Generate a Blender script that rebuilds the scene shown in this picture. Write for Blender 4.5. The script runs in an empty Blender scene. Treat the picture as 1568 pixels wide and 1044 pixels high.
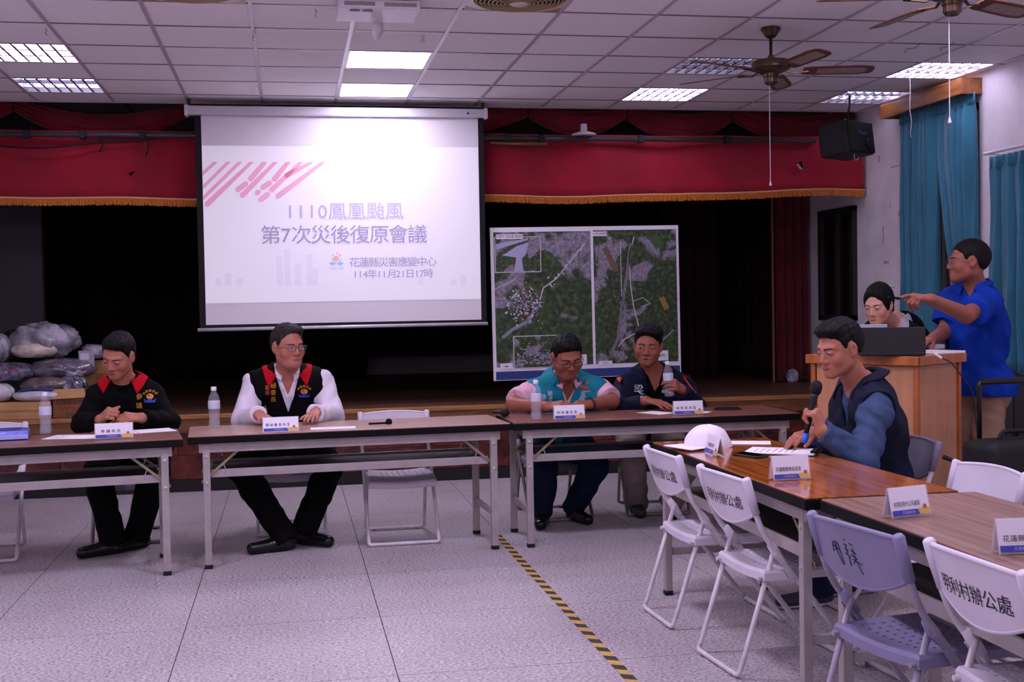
import bpy, bmesh, math, random
import numpy as np
from mathutils import Vector, Matrix
from mathutils.bvhtree import BVHTree
random.seed(7); RNG = np.random.default_rng(7)
SC = bpy.context.scene
COL = SC.collection
# ------------------------------------------------------------------ camera
cam_d = bpy.data.cameras.new('camera'); cam_d.sensor_width = 36.0; cam_d.lens = 36.0*1850/1568
cam_d.clip_start = 0.05; cam_d.clip_end = 60
CAM = bpy.data.objects.new('camera', cam_d); COL.objects.link(CAM)
_y = Vector((-342, 50, 1850)).normalized(); _p = Vector((658, 67.4, 1850))
_z = _y.cross(_p).normalized()
if _z.y < 0: _z = -_z
_x = _y.cross(_z)
if _x.x < 0: _x = -_x
CAM.matrix_world = Matrix(((_x.x, _x.y, -_x.z, 0), (_y.x, _y.y, -_y.z, 0), (_z.x, _z.y, -_z.z, 1.46), (0, 0, 0, 1)))
SC.camera = CAM
# ------------------------------------------------------------------ world, lamps, exposure
W = bpy.data.worlds.new('world'); SC.world = W; W.use_nodes = True
W.node_tree.nodes['Background'].inputs[0].default_value = (0.10, 0.085, 0.13, 1)
W.node_tree.nodes['Background'].inputs[1].default_value = 0.12
SC.view_settings.view_transform = 'Standard'; SC.view_settings.look = 'None'
SC.view_settings.gamma = 1.0; SC.view_settings.use_curve_mapping = False
SC.view_settings.exposure = 0.0
LAMP_TINT = (0.83, 0.72, 1.0)
# the hall's ceiling lamps behind the photographer, one per grid bay
for lx in (-1.67, .72, 3.12):
    for ly, e in ((5.26, 44), (2.86, 28), (0.46, 18)):
        ld = bpy.data.lights.new('hall_lamp', 'AREA'); ld.shape = 'SQUARE'; ld.size = 0.56
        ld.energy = e; ld.color = LAMP_TINT
        lo = bpy.data.objects.new('hall_lamp', ld); COL.objects.link(lo); lo.location = (lx, ly, 3.17)

# ------------------------------------------------------------------ helpers
def lin(c):
    return tuple(((x/255)/12.92 if x/255 <= .04045 else ((x/255+.055)/1.055)**2.4) for x in c)
MATS = {}
def mat(name, rgb=(200, 200, 200), rough=.6, metal=0., spec=.5, noise=None, bump=None, emit=None, alpha=None,
        trans=0., coat=0., stretch=None, rgb2=None, ior=1.45, sheen=0.):
    """procedural principled material. noise=(scale, amount), rgb2 second colour, stretch=(x,y,z) texture scale"""
    if name in MATS: return MATS[name]
    m = bpy.data.materials.new(name); m.use_nodes = True; MATS[name] = m
    nt = m.node_tree; b = nt.nodes['Principled BSDF']
    col = lin(rgb)+(1,)
    b.inputs['Base Color'].default_value = col
    b.inputs['Roughness'].default_value = rough; b.inputs['Metallic'].default_value = metal
    b.inputs['Specular IOR Level'].default_value = spec; b.inputs['IOR'].default_value = ior
    if trans: b.inputs['Transmission Weight'].default_value = trans
    if coat: b.inputs['Coat Weight'].default_value = coat; b.inputs['Coat Roughness'].default_value = .12
    if sheen: b.inputs['Sheen Weight'].default_value = sheen
    if alpha is not None: b.inputs['Alpha'].default_value = alpha
    if emit: b.inputs['Emission Color'].default_value = lin(emit[0])+(1,); b.inputs['Emission Strength'].default_value = emit[1]
    if noise or bump:
        tc = nt.nodes.new('ShaderNodeTexCoord'); mp = nt.nodes.new('ShaderNodeMapping')
        nt.links.new(tc.outputs['Object'], mp.inputs[0])
        if stretch: mp.inputs['Scale'].default_value = stretch
    if noise:
        n = nt.nodes.new('ShaderNodeTexNoise'); n.inputs['Scale'].default_value = noise[0]; n.inputs['Detail'].default_value = 6
        nt.links.new(mp.outputs[0], n.inputs[0])
        r = nt.nodes.new('ShaderNodeValToRGB'); a = noise[1]
        c2 = lin(rgb2) if rgb2 else tuple(x*(1-a) for x in col[:3])
        r.color_ramp.elements[0].position = .36; r.color_ramp.elements[1].position = .64
        r.color_ramp.elements[0].color = tuple(c2)+(1,); r.color_ramp.elements[1].color = col if rgb2 else tuple(min(1, x*(1+a*.5)) for x in col[:3])+(1,)
        nt.links.new(n.outputs[0], r.inputs[0]); nt.links.new(r.outputs[0], b.inputs['Base Color'])
    if bump:
        n2 = nt.nodes.new('ShaderNodeTexNoise'); n2.inputs['Scale'].default_value = bump[0]; n2.inputs['Detail'].default_value = 4
        nt.links.new(mp.outputs[0], n2.inputs[0])
        bp = nt.nodes.new('ShaderNodeBump'); bp.inputs['Strength'].default_value = bump[1]; bp.inputs['Distance'].default_value = .01
        nt.links.new(n2.outputs[0], bp.inputs['Height']); nt.links.new(bp.outputs[0], b.inputs['Normal'])
    return m

class MB:
    """mesh collector: boxes, tubes, lathes, prisms and grids into one mesh"""
    def __init__(s): s.v = []; s.f = []; s.m = []; s.mi = 0
    def add(s, vs, fs, M=None):
        o = len(s.v)
        s.v += [tuple(M @ Vector(p)) if M is not None else tuple(p) for p in vs]
        s.f += [tuple(i+o for i in q) for q in fs]; s.m += [s.mi]*len(fs); return s
    def box(s, x0, x1, y0, y1, z0, z1, M=None, bev=0.):
        if bev:
            b = min(bev, (x1-x0)*.45, (y1-y0)*.45, (z1-z0)*.45)
            bm = bmesh.new(); bmesh.ops.create_cube(bm, size=1)
            for v in bm.verts: v.co = ((x0+x1)/2+v.co.x*(x1-x0), (y0+y1)/2+v.co.y*(y1-y0), (z0+z1)/2+v.co.z*(z1-z0))
            bmesh.ops.bevel(bm, geom=list(bm.edges), offset=b, segments=2, affect='EDGES', profile=.6)
            bm.verts.ensure_lookup_table(); bm.verts.index_update()
            s.add([v.co[:] for v in bm.verts], [[v.index for v in f.verts] for f in bm.faces], M); bm.free(); return s
        vs = [(x, y, z) for z in (z0, z1) for y in (y0, y1) for x in (x0, x1)]
        return s.add(vs, [(0, 2, 3, 1), (4, 5, 7, 6), (0, 1, 5, 4), (2, 6, 7, 3), (0, 4, 6, 2), (1, 3, 7, 5)], M)
    def tube(s, path, r, n=10, closed=False, M=None, flat=1., caps=True):
        P = [Vector(p) for p in path]; k = len(P); R = r if hasattr(r, '__len__') else [r]*k
        T = []
        for i in range(k):
            a = P[i-1] if (i or closed) else P[0]; b = P[(i+1) % k] if (i < k-1 or closed) else P[-1]
            t = (b-a); T.append(t.normalized() if t.length > 1e-9 else Vector((0, 0, 1)))
        u = T[0].orthogonal().normalized()
        if abs(T[0].z) < .9: u = (Vector((0, 0, 1))-T[0]*T[0].z).normalized()
        vs = []; 
        for i in range(k):
            u = (u-T[i]*u.dot(T[i])); u = u.normalized() if u.length > 1e-6 else T[i].orthogonal().normalized()
            w = T[i].cross(u)
            for j in range(n):
                a = 2*math.pi*j/n; vs.append(P[i]+(u*math.cos(a)*flat+w*math.sin(a))*R[i])
        fs = []
        for i in range(k if closed else k-1):
            for j in range(n):
                a = i*n+j; b = i*n+(j+1) % n; c = ((i+1) % k)*n+(j+1) % n; d = ((i+1) % k)*n+j
                fs.append((a, b, c, d))
        if caps and not closed: fs += [tuple(range(n))[::-1], tuple((k-1)*n+j for j in range(n))]
        return s.add(vs, fs, M)
    def lathe(s, prof, n=20, c=(0, 0, 0), M=None, sx=1., sy=1.):
        vs = [(c[0]+r*math.cos(2*math.pi*j/n)*sx, c[1]+r*math.sin(2*math.pi*j/n)*sy, c[2]+z) for r, z in prof for j in range(n)]
        fs = [(i*n+j, i*n+(j+1) % n, (i+1)*n+(j+1) % n, (i+1)*n+j) for i in range(len(prof)-1) for j in range(n)]
        if prof[0][0] > 1e-6: fs.append(tuple(range(n))[::-1])
        if prof[-1][0] > 1e-6: fs.append(tuple((len(prof)-1)*n+j for j in range(n)))
        return s.add(vs, fs, M)
    def prism(s, poly, z0, z1, M=None):
        n = len(poly); vs = [(x, y, z0) for x, y in poly]+[(x, y, z1) for x, y in poly]
        fs = [tuple(range(n))[::-1], tuple(range(n, 2*n))]+[(i, (i+1) % n, n+(i+1) % n, n+i) for i in range(n)]
        return s.add(vs, fs, M)
    def grid(s, fn, nu, nv, M=None, cu=False):
        vs = [fn(i/(nu if cu else nu), j/nv) for i in range(nu if cu else nu+1) for j in range(nv+1)]
        w = nv+1; k = nu
        fs = [(i*w+j, ((i+1) % nu if cu else i+1)*w+j, ((i+1) % nu if cu else i+1)*w+j+1, i*w+j+1) for i in range(k) for j in range(nv)]
        return s.add(vs, fs, M)
    def sheet(s, fn, nu, nv, th, M=None):
        """thick sheet: fn(u,v)->point, thickness th along the local normal"""
        P = [[Vector(fn(i/nu, j/nv)) for j in range(nv+1)] for i in range(nu+1)]
        N = [[None]*(nv+1) for _ in range(nu+1)]
        for i in range(nu+1):
            for j in range(nv+1):
                a = P[min(i+1, nu)][j]-P[max(i-1, 0)][j]; b = P[i][min(j+1, nv)]-P[i][max(j-1, 0)]
                c = a.cross(b); N[i][j] = c.normalized() if c.length > 1e-12 else Vector((0, 0, 1))
        w = nv+1; K = (nu+1)*w
        vs = [P[i][j]+N[i][j]*th/2 for i in range(nu+1) for j in range(w)]+[P[i][j]-N[i][j]*th/2 for i in range(nu+1) for j in range(w)]
        fs = []
        for i in range(nu):
            for j in range(nv):
                q = (i*w+j, (i+1)*w+j, (i+1)*w+j+1, i*w+j+1); fs.append(q); fs.append(tuple(K+x for x in q[::-1]))
        rim = [i*w for i in range(nu+1)]+[nu*w+j for j in range(1, w)]+[i*w+nv for i in range(nu-1, -1, -1)]+[j for j in range(nv-1, 0, -1)]
        for a, b in zip(rim, rim[1:]+rim[:1]): fs.append((b, a, K+a, K+b))
        return s.add(vs, fs, M)
    def mesh(s, name, mats, smooth=False, angle=None):
        me = bpy.data.meshes.new(name); me.from_pydata(s.v, [], s.f)
        for m in (mats if isinstance(mats, (list, tuple)) else [mats]): me.materials.append(m)
        if any(s.m): me.polygons.foreach_set('material_index', s.m)
        bm = bmesh.new(); bm.from_mesh(me); bmesh.ops.recalc_face_normals(bm, faces=bm.faces); bm.to_mesh(me); bm.free()
        if smooth:
            me.polygons.foreach_set('use_smooth', [True]*len(me.polygons))
            if angle is not None: me.set_sharp_from_angle(angle=math.radians(angle))
        me.update(); return me
    def build(s, name, mats, parent=None, smooth=False, angle=None, **kw):
        return put(name, s.mesh(name, mats, smooth, angle), parent, **kw)
def put(name, me, parent=None, loc=None, rot=None, **kw):
    o = bpy.data.objects.new(name, me); COL.objects.link(o)
    if parent: o.parent = parent
    if loc: o.location = loc
    if rot: o.rotation_euler = rot
    return tag(o, **kw)
def tag(o, label=None, cat=None, group=None, kind=None):
    if label: o['label'] = label
    if cat: o['category'] = cat
    if group: o['group'] = group
    if kind: o['kind'] = kind
    return o
def thing(name, label, cat, loc=(0, 0, 0), rz=0., group=None):
    o = bpy.data.objects.new(name, None); COL.objects.link(o); o.location = loc; o.rotation_euler = (0, 0, rz)
    o.empty_display_size = .1
    return tag(o, label, cat, group)
def dup(root, loc, rz, label, group=None):
    r = root.copy(); COL.objects.link(r); r.location = loc; r.rotation_euler = (0, 0, rz); r['label'] = label
    if group: r['group'] = group
    for ch in list(root.children):
        c = ch.copy(); COL.objects.link(c); c.parent = r
        for g in list(ch.children):
            d = g.copy(); COL.objects.link(d); d.parent = c
    return r
def text_mesh(txt, size=1., extrude=0., bold=0., align='CENTER', space=1.):
    cu = bpy.data.curves.new('lettering', 'FONT'); cu.body = txt; cu.size = size; cu.extrude = extrude; cu.offset = bold
    cu.align_x = align; cu.align_y = 'CENTER'; cu.resolution_u = 3; cu.space_character = space
    o = bpy.data.objects.new('lettering', cu)
    me = bpy.data.meshes.new_from_object(o); bpy.data.objects.remove(o); bpy.data.curves.remove(cu)
    me.name = 'lettering'; return me
def lettering(txt, size, M, material, parent, name='lettering', bold=0., sx=1., align='CENTER', label=None, space=1.):
    """flat print: a text mesh laid at matrix M (x right, y up, z out)"""
    me = text_mesh(txt, size, .0, bold, align, space)
    for v in me.vertices: v.co = M @ Vector((v.co.x*sx, v.co.y, 0))
    me.materials.clear(); me.materials.append(material)
    return put(name, me, parent, label=label)
def frame(o, x, y, z=None):
    x = Vector(x).normalized(); y = Vector(y).normalized(); z = x.cross(y) if z is None else Vector(z).normalized()
    return Matrix(((x.x, y.x, z.x, o[0]), (x.y, y.y, z.y, o[1]), (x.z, y.z, z.z, o[2]), (0, 0, 0, 1)))
def fillet(pts, r, n=5):
    """round the corners of a polyline"""
    P = [Vector(p) for p in pts]; out = [P[0]]
    for i in range(1, len(P)-1):
        a, b, c = P[i-1], P[i], P[i+1]; d1 = (a-b); d2 = (c-b); q = min(r, d1.length*.49, d2.length*.49)
        s, e = b+d1.normalized()*q, b+d2.normalized()*q
        for k in range(n+1):
            t = k/n; out.append(s*(1-t)**2+b*2*t*(1-t)+e*t*t)
    return out+[P[-1]]
_f = 1850.
def ray(px, py):
    d = CAM.matrix_world.to_3x3() @ Vector(((px-784)/_f, (522-py)/_f, -1)); return d
def at(px, py, x=None, y=None, z=None):
    """the point of the place seen at (px,py) of the photo, on the plane x, y or z = const"""
    d = ray(px, py); o = Vector((0, 0, 1.46))
    t = (x-o.x)/d.x if x is not None else (y-o.y)/d.y if y is not None else (z-o.z)/d.z
    return o+d*t
# ================================================================== the setting
CEIL = 3.19; XW = 5.30; X0 = -3.3; Y0 = -2.6; YS = 10.0; ZS = .62
GX = lambda i: -.178+.601*i          # ceiling grid lines across the hall
GY = lambda j: 10.06-.6*j            # and along it
plaster = mat('plaster', (240, 233, 238), .85, noise=(3.0, .10), bump=(40, .12))
# --- floor
floor_mat = mat('terrazzo_vinyl', (196, 188, 192), .42, spec=.35)
def floor_nodes(m):
    nt = m.node_tree; b = nt.nodes['Principled BSDF']
    tc = nt.nodes.new('ShaderNodeNewGeometry')
    n1 = nt.nodes.new('ShaderNodeTexNoise'); n1.inputs['Scale'].default_value = 75; n1.inputs['Detail'].default_value = 3; n1.inputs['Roughness'].default_value = .7
    n2 = nt.nodes.new('ShaderNodeTexNoise'); n2.inputs['Scale'].default_value = 1.3; n2.inputs['Detail'].default_value = 5
    v = nt.nodes.new('ShaderNodeTexVoronoi'); v.inputs['Scale'].default_value = 95
    mp = nt.nodes.new('ShaderNodeMapping'); mp.inputs['Scale'].default_value = (.9, 1.15, 1)
    nt.links.new(tc.outputs['Position'], mp.inputs[0])
    for n in (n1, n2, v): nt.links.new(mp.outputs[0], n.inputs[0])
    r = nt.nodes.new('ShaderNodeValToRGB'); e = r.color_ramp.elements
    e[0].position = .36; e[0].color = lin((118, 112, 116))+(1,); e[1].position = .66; e[1].color = lin((214, 207, 212))+(1,)
    x = e.new(.48); x.color = lin((174, 167, 171))+(1,)
    nt.links.new(n1.outputs[0], r.inputs[0])
    r2 = nt.nodes.new('ShaderNodeValToRGB'); r2.color_ramp.elements[0].position = .3; r2.color_ramp.elements[0].color = (.84, .81, .80, 1); r2.color_ramp.elements[1].position = .7; r2.color_ramp.elements[1].color = (1, 1, 1, 1)
    nt.links.new(n2.outputs[0], r2.inputs[0])
    mx = nt.nodes.new('ShaderNodeMix'); mx.data_type = 'RGBA'; mx.blend_type = 'MULTIPLY'; mx.inputs[0].default_value = 1
    nt.links.new(r.outputs[0], mx.inputs[6]); nt.links.new(r2.outputs[0], mx.inputs[7])
    # white and dark chips
    r3 = nt.nodes.new('ShaderNodeValToRGB'); r3.color_ramp.elements[0].position = .90; r3.color_ramp.elements[0].color = (0, 0, 0, 1); r3.color_ramp.elements[1].position = .97; r3.color_ramp.elements[1].color = (1, 1, 1, 1)
    nt.links.new(v.outputs['Color'], r3.inputs[0])
    mx2 = nt.nodes.new('ShaderNodeMix'); mx2.data_type = 'RGBA'; mx2.blend_type = 'MIX'
    nt.links.new(r3.outputs[0], mx2.inputs[0]); nt.links.new(mx.outputs[2], mx2.inputs[6]); mx2.inputs[7].default_value = lin((206, 200, 203))+(1,)
    nt.links.new(mx2.outputs[2], b.inputs['Base Color'])
floor_nodes(floor_mat)
joint = mat('floor_joint', (40, 35, 38), .9)
fl = MB().box(X0, XW, Y0, YS+.1, -.12, -.003).build('floor', joint, kind='structure')
xs = [-3.17+.891*k for k in range(10)]; ys = [2.89+.931*k for k in range(9)]
tm = MB().box(0, .8868, 0, .9270, -.01, 0).mesh('floor_tile', floor_mat)
for x in xs:
    for y in ys:
        if x+.89 > XW+.01 or y+.93 > YS+.35: continue
        put('floor_tile', tm, fl, loc=(x, y, 0))
MB().box(xs[0]+.891*9, XW, ys[0], YS, -.01, 0).build('floor_tile', floor_mat, fl)
MB().box(X0, xs[0]-.003, ys[0], YS, -.01, 0).build('floor_tile', floor_mat, fl)
MB().box(X0, XW, Y0, ys[0]-.003, -.01, 0).build('floor_tile', floor_mat, fl)
# hazard tape on the floor
tape_y = mat('tape_yellow', (196, 160, 84), .6, noise=(60, .2)); tape_k = mat('tape_black', (52, 48, 50), .6, noise=(40, .3))
tp = thing('floor_tape', 'yellow and black striped warning tape stuck on the floor', 'tape', (1.27, 3.4, .0006))
k = 0; y = 0.
while y < 4.15:
    q = MB().prism([(-.024, y), (.024, y-.028), (.024, y+.064-.028), (-.024, y+.064)], 0, .0006)
    q.build('tape_stripe', tape_k if k % 2 else tape_y, tp); y += .0645; k += 1
# --- ceiling
ceil_white = mat('ceiling_board', (246, 242, 242), .9, noise=(70, .05), bump=(220, .25))
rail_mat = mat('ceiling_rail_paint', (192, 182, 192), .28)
rail_dk = mat('ceiling_rail_shade', (128, 118, 124), .3)  # cross rails: shadow gap along the panel edges painted in as darker colour
ce = MB().box(X0, XW, Y0, 10.47, CEIL+.13, CEIL+.2).build('ceiling', mat('ceiling_void', (90, 84, 86), .9), kind='structure')
LIGHT_CELLS = {(1, 2), (1, 0), (-3, 2), (-3, 0), (5, 2), (5, 0), (8, 2), (8, 0)}
FAN_CELLS = {(-1, 5), (2, 5)}
pm = MB().box(.004, .597, -.596, -.004, 0, .012).mesh('ceiling_panel', ceil_white)
for i in range(-5, 10):
    for j in range(-1, 9):
        if (i, j) in LIGHT_CELLS | FAN_CELLS: continue
        if j == -1 or i == 9 or i == -5:
            xa = max(GX(i), X0); xb = min(GX(i+1), XW); ya = GY(j+1)+0; yb = min(GY(j), 10.46)
            if j != -1: ya = GY(j+1); yb = GY(j)
            if xb-xa < .04: continue
            MB().box(xa+.004, xb-.004, ya+.004, yb-.004, CEIL+.002, CEIL+.014).build('ceiling_panel', ceil_white, ce)
        else:
            put('ceiling_panel', pm, ce, loc=(GX(i), GY(j), CEIL+.002+random.uniform(-.001, .0015)), rot=(random.uniform(-.003, .003), random.uniform(-.003, .003), 0))
MB().box(X0, XW, Y0, GY(9)-.01, CEIL+.002, CEIL+.014).build('ceiling_panel', ceil_white, ce)
for i in range(-5, 10):
    x = GX(i); MB().box(x-.012, x+.012, GY(9), 10.46, CEIL-.003, CEIL+.004).build('ceiling_rail', rail_mat, ce)
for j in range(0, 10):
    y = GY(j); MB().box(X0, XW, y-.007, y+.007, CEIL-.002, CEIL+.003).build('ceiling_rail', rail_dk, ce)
MB().box(X0, XW, 10.445, 10.47, CEIL-.01, CEIL+.06).build('ceiling_edge', rail_mat, ce)
# --- walls
MB().box(XW, XW+.15, Y0, 15.2, 0, 3.6).build('wall_right', plaster, kind='structure')
MB().box(X0-.15, X0, Y0, 15.2, 0, 3.6).build('wall_left', plaster, kind='structure')
MB().box(X0, XW, Y0-.15, Y0, 0, 3.6).build('wall_rear', plaster, kind='structure')
MB().box(X0, XW, 15.05, 15.2, 0, 3.6).build('wall_stage', mat('stage_wall', (150, 146, 150), .9), kind='structure')
# marks on the plaster by the stage
mark = mat('wall_smudge', (190, 180, 188), .9)
wm = MB()
for y, z, h, w in ((10.1, 1.78, .03, .10), (10.15, 2.03, .16, .02), (9.86, 2.2, .05, .03), (10.02, 2.28, .05, .012), (9.9, 2.62, .012, .2), (10.22, 2.72, .06, .03), (10.0, 1.55, .012, .09)):
    wm.box(XW-.0012, XW-.0002, y-w/2, y+w/2, z-h/2, z+h/2)
wm.build('wall_mark', mark, bpy.data.objects['wall_right'])
# --- stage
wood_dk = mat('stage_boards', (92, 62, 48), .45, noise=(3, .35), stretch=(.5, 8, 1), spec=.3)
nose = mat('stage_nosing_wood', (168, 116, 66), .4, noise=(5, .3), stretch=(.6, 6, 6))
nose2 = mat('stage_fascia_wood', (128, 84, 50), .45, noise=(5, .35), stretch=(.6, 6, 6))
st = MB().box(X0, XW, YS+.03, 15.05, 0, ZS-.005).build('floor_stage', wood_dk, kind='structure')
bw = .19
bmesh_board = MB().box(X0, XW, 0, bw-.004, 0, .005).mesh('stage_board', wood_dk)
yb = YS+.02
while yb < 15.0:
    put('stage_board', bmesh_board, st, loc=(0, yb, ZS-.005)); yb += bw
MB().box(X0, XW, YS-.025, YS+.02, ZS-.035, ZS+.002, bev=.006).build('stage_nosing', nose, st)
MB().box(X0, XW, YS-.005, YS+.03, ZS-.14, ZS-.035).build('stage_fascia', nose2, st)
marble = mat('red_marble', (112, 52, 44), .28, noise=(4.5, .6), rgb2=(58, 26, 24), spec=.5)
nm = marble.node_tree
for n in nm.nodes:
    if n.type == 'TEX_NOISE': n.inputs['Distortion'].default_value = 1.6
sl = MB().box(.003, .597, 0, .02, .002, .188, bev=.002).mesh('marble_slab', marble)
for k in range(15):
    for r in range(2):
        put('marble_slab', sl, st, loc=(X0+k*.6-(.0 if r else .3), YS-.002, .10+r*.19))
MB().box(X0, XW, YS-.012, YS+.03, 0, .10).build('baseboard_stage', mat('black_base', (20, 18, 19), .6), kind='structure')
# stage ceiling, coloured darker to look unlit, and dark wing
MB().box(X0, XW, 10.47, 15.05, 3.30, 3.4).build('ceiling_stage', mat('stage_ceiling', (92, 86, 88), .9), kind='structure')
sc_m = mat('stage_ceiling_rail', (52, 48, 50), .8); sce = bpy.data.objects['ceiling_stage']
for k in range(7):
    x = GX(2*k-4); MB().box(x-.015, x+.015, 10.5, 15, 3.292, 3.302).build('ceiling_rail', sc_m, sce)
for k in range(4):
    MB().box(X0, XW, 10.9+k*1.2, 10.925+k*1.2, 3.292, 3.302).build('ceiling_rail', sc_m, sce)
MB().box(X0, -2.12, 11.2, 11.3, ZS, 3.3).build('wall_wing', mat('wing_grey', (50, 48, 54), .8), kind='structure')
# --- stage curtains
def drape(name, x0, x1, y, z0, z1, m, label, cat='curtain', folds=7, amp=.05, group=None, zb=None, along='x', nu=None, taper=0.):
    """pleated cloth from x0 to x1 (or along y) between z0 and z1"""
    nu = nu or folds*10; ph = [random.uniform(.6, 1.4) for _ in range(folds+2)]
    def fn(u, v):
        w = u*folds; k = int(w); a = amp*(.65+.35*ph[k])*(1-.55*v*(1 if taper else .35))
        d = a*math.sin(2*math.pi*w)+.3*a*math.sin(4*math.pi*w+ph[k]*3)
        zz = z0+(zb(u) if zb else 0); s = x0+(x1-x0)*u+.25*a*math.cos(2*math.pi*w)
        z = zz+(z1-zz)*v
        return (s, y+d, z) if along == 'x' else (y+d, s, z)
    return MB().sheet(fn, nu, 10, .006).build(name, m, smooth=True, label=label, cat=cat, group=group)
black_v = mat('backdrop_cloth', (34, 12, 16), .95, noise=(2, .3))
maroon = mat('leg_curtain_velvet', (104, 14, 26), .9, noise=(3, .3), sheen=.2)
drape('stage_backdrop_curtain', X0+.05, 2.55, 14.8, ZS+.005, 3.3, black_v, 'nearly black backdrop curtain across the stage behind the projection screen', folds=16, zb=lambda u: .22 if (u*5.8-3.25) > .95 else 0)
drape('stage_backdrop_curtain', 2.57, XW-.2, 14.8, ZS+.005, 3.3, black_v, 'nearly black backdrop curtain at the right half of the stage', folds=10)
drape('stage_leg_curtain', 4.05, 4.72, 12.9, ZS+.01, 3.3, mat('leg_dark', (50, 10, 16), .95), 'dark red-black side curtain on stage behind the map board', folds=5, amp=.04)
drape('stage_leg_curtain', 4.90, XW-.04, 11.68, ZS+.01, 3.3, maroon, 'maroon velvet side curtain at the right end of the stage', folds=4, amp=.035)
drape('stage_side_curtain', 11.85, 14.7, XW-.09, ZS+.01, 3.3, black_v, 'nearly black curtain along the right side wall of the stage', folds=12, amp=.04, along='y')
MB().box(4.86, 4.88, 11.66, 11.68, ZS, 3.28).build('wooden_batten', mat('batten_wood', (150, 90, 60), .6), label='thin upright wooden batten at the edge of the maroon side curtain', cat='batten')
MB().box(4.78, 4.85, 13.6, 13.64, ZS, 2.0).build('white_board_strip', mat('pale_strip', (150, 150, 155), .7), label='narrow pale board standing in the gap of the stage curtains', cat='board')
# --- valance with fringe
velvet = mat('valance_velvet', (152, 8, 38), .9, noise=(2.2, .22), sheen=.25)
fringe_m = mat('gold_fringe', (206, 118, 38), .7, noise=(60, .3))
val = thing('stage_valance', 'long red velvet stage valance with gold fringe', 'valance', (0, 10.45, 0))
zb_ = lambda x: 2.395+.010*math.sin(x*1.7)+.006*math.sin(x*4.1+1)+.012*max(0, x-1)+.01*max(0, x-4)
yv = lambda x, z: .018*math.sin(x*6.1)+.012*math.sin(x*2.3+1)+.006*math.sin(x*15+z*3)
MB().sheet(lambda u, v: (X0+(XW-X0-.02)*u, yv(X0+(XW-X0-.02)*u, v), zb_(X0+8.58*u)+(2.95-zb_(X0+8.58*u))*v), 160, 6, .006).build('valance_cloth', velvet, val, smooth=True)
br = MB(); fr = MB(); n = 860
pts = [(X0+8.58*k/200, yv(X0+8.58*k/200, 0)-.006, zb_(X0+8.58*k/200)+.004) for k in range(201)]
br.tube(pts, .008, 6); br.build('fringe_braid', mat('fringe_braid', (226, 160, 110), .7), val)
for k in range(n):
    x = X0+8.58*(k+.5)/n; z = zb_(x); y = yv(x, 0)-.006; l = .058+random.uniform(-.006, .004); d = random.uniform(-.003, .003)
    fr.add([(x-.0048, y, z), (x+.0048, y, z), (x+.0042+d, y-.004, z-l), (x-.0042+d, y-.004, z-l)], [(0, 1, 2, 3)])
    fr.add([(x-.003, y-.004, z), (x+.001, y-.004, z), (x+.001+d, y-.007, z-l), (x-.003+d, y-.007, z-l)], [(0, 1, 2, 3)])
fr.build('fringe', fringe_m, val, kind='stuff')
hole = mat('hole_dark', (8, 4, 5), 1.)
MB().prism([(0, 0), (.05, .012), (.012, -.03)], 0, .002, M=frame((-1.27, -.045, 2.60), (1, 0, 0), (0, 0, 1))).build('torn_hole', hole, val)
MB().prism([(0, 0), (.055, .02), (.06, -.05), (.03, -.045)], 0, .002, M=frame((4.58, -.055, 2.70), (1, 0, 0), (0, 0, 1))).build('torn_hole', hole, val)
MB().prism([(0, 0), (.032, -.05), (.06, -.05), (.02, .0)], 0, .004, M=frame((4.575, -.062, 2.695), (1, 0, 0), (0, 0, 1))).build('torn_flap', mat('lining', (170, 150, 160), .9), val)
# --- swags above
sw_m = mat('swag_cloth', (120, 12, 34), .9, noise=(3, .35), sheen=.2)
def swag(x0, x1, z, drop, h, label):
    def fn(u, v):
        x = x0+(x1-x0)*u; s = 4*u*(1-u)
        hi = z-(drop*.75)*s; lo = z-h*.8-(drop+h*.55)*s
        return (x, 10.60-.07*s*math.sin(v*3.14)-.018*math.sin(v*25+u*4), lo+(hi-lo)*v)
    MB().sheet(fn, 30, 12, .005).build('swag', sw_m, smooth=True, label=label, cat='drapery', group='red swags above the stage valance')
swl = ['dark red swag at the far left above the pipe', 'dark red swag hanging left of the projection screen', 'dark red swag behind the top of the projection screen',
       'dark red swag just right of the projection screen', 'dark red swag above the map board', 'dark red swag above the maroon side curtain', 'dark red swag nearest the black loudspeaker']
for k, (a, b, z, d, h) in enumerate(((-3.3, -2.2, 3.22, .1, .12), (-2.19, -.76, 3.24, .18, .14), (-.75, .84, 3.24, .12, .14), (.85, 2.13, 3.24, .08, .14), (2.14, 3.04, 3.24, .08, .15), (3.05, 4.05, 3.24, .10, .17), (4.06, 5.25, 3.24, .10, .17))):
    swag(a, b, z, d, h, swl[k])
# --- pipe with clamps
steel_g = mat('pipe_paint', (62, 72, 70), .4, metal=.3)
pp = thing('lighting_pipe', 'dark grey steel pipe running above the red valance', 'pipe', (0, 10.36, 2.9))
MB().tube([(X0, 0, 0), (0, 0, .005), (4.75, 0, .0)], .020, 12).build('pipe', steel_g, pp, smooth=True)
dk = mat('dark_metal', (30, 30, 32), .5, metal=.5)
for x in (-2.05, -1.62, -1.15, 1.9, 2.2, 3.1, 3.9):
    MB().box(x-.025, x+.025, -.03, .03, -.03, .035, bev=.006).build('clamp', dk, pp)
for x, l in ((-1.48, .14), (-1.12, .17)):
    MB().tube([(x, -.015, -.02), (x+.02, -.02, -l*.6), (x-.01, -.02, -l)], .008, 6).build('strap', dk, pp)
MB().tube(fillet([(-2.6, 0, -.05), (-2.0, -.01, -.12), (-1.5, -.01, -.06), (-1.05, -.01, -.03)], .2), .008, 6).build('cable', dk, pp)
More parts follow.
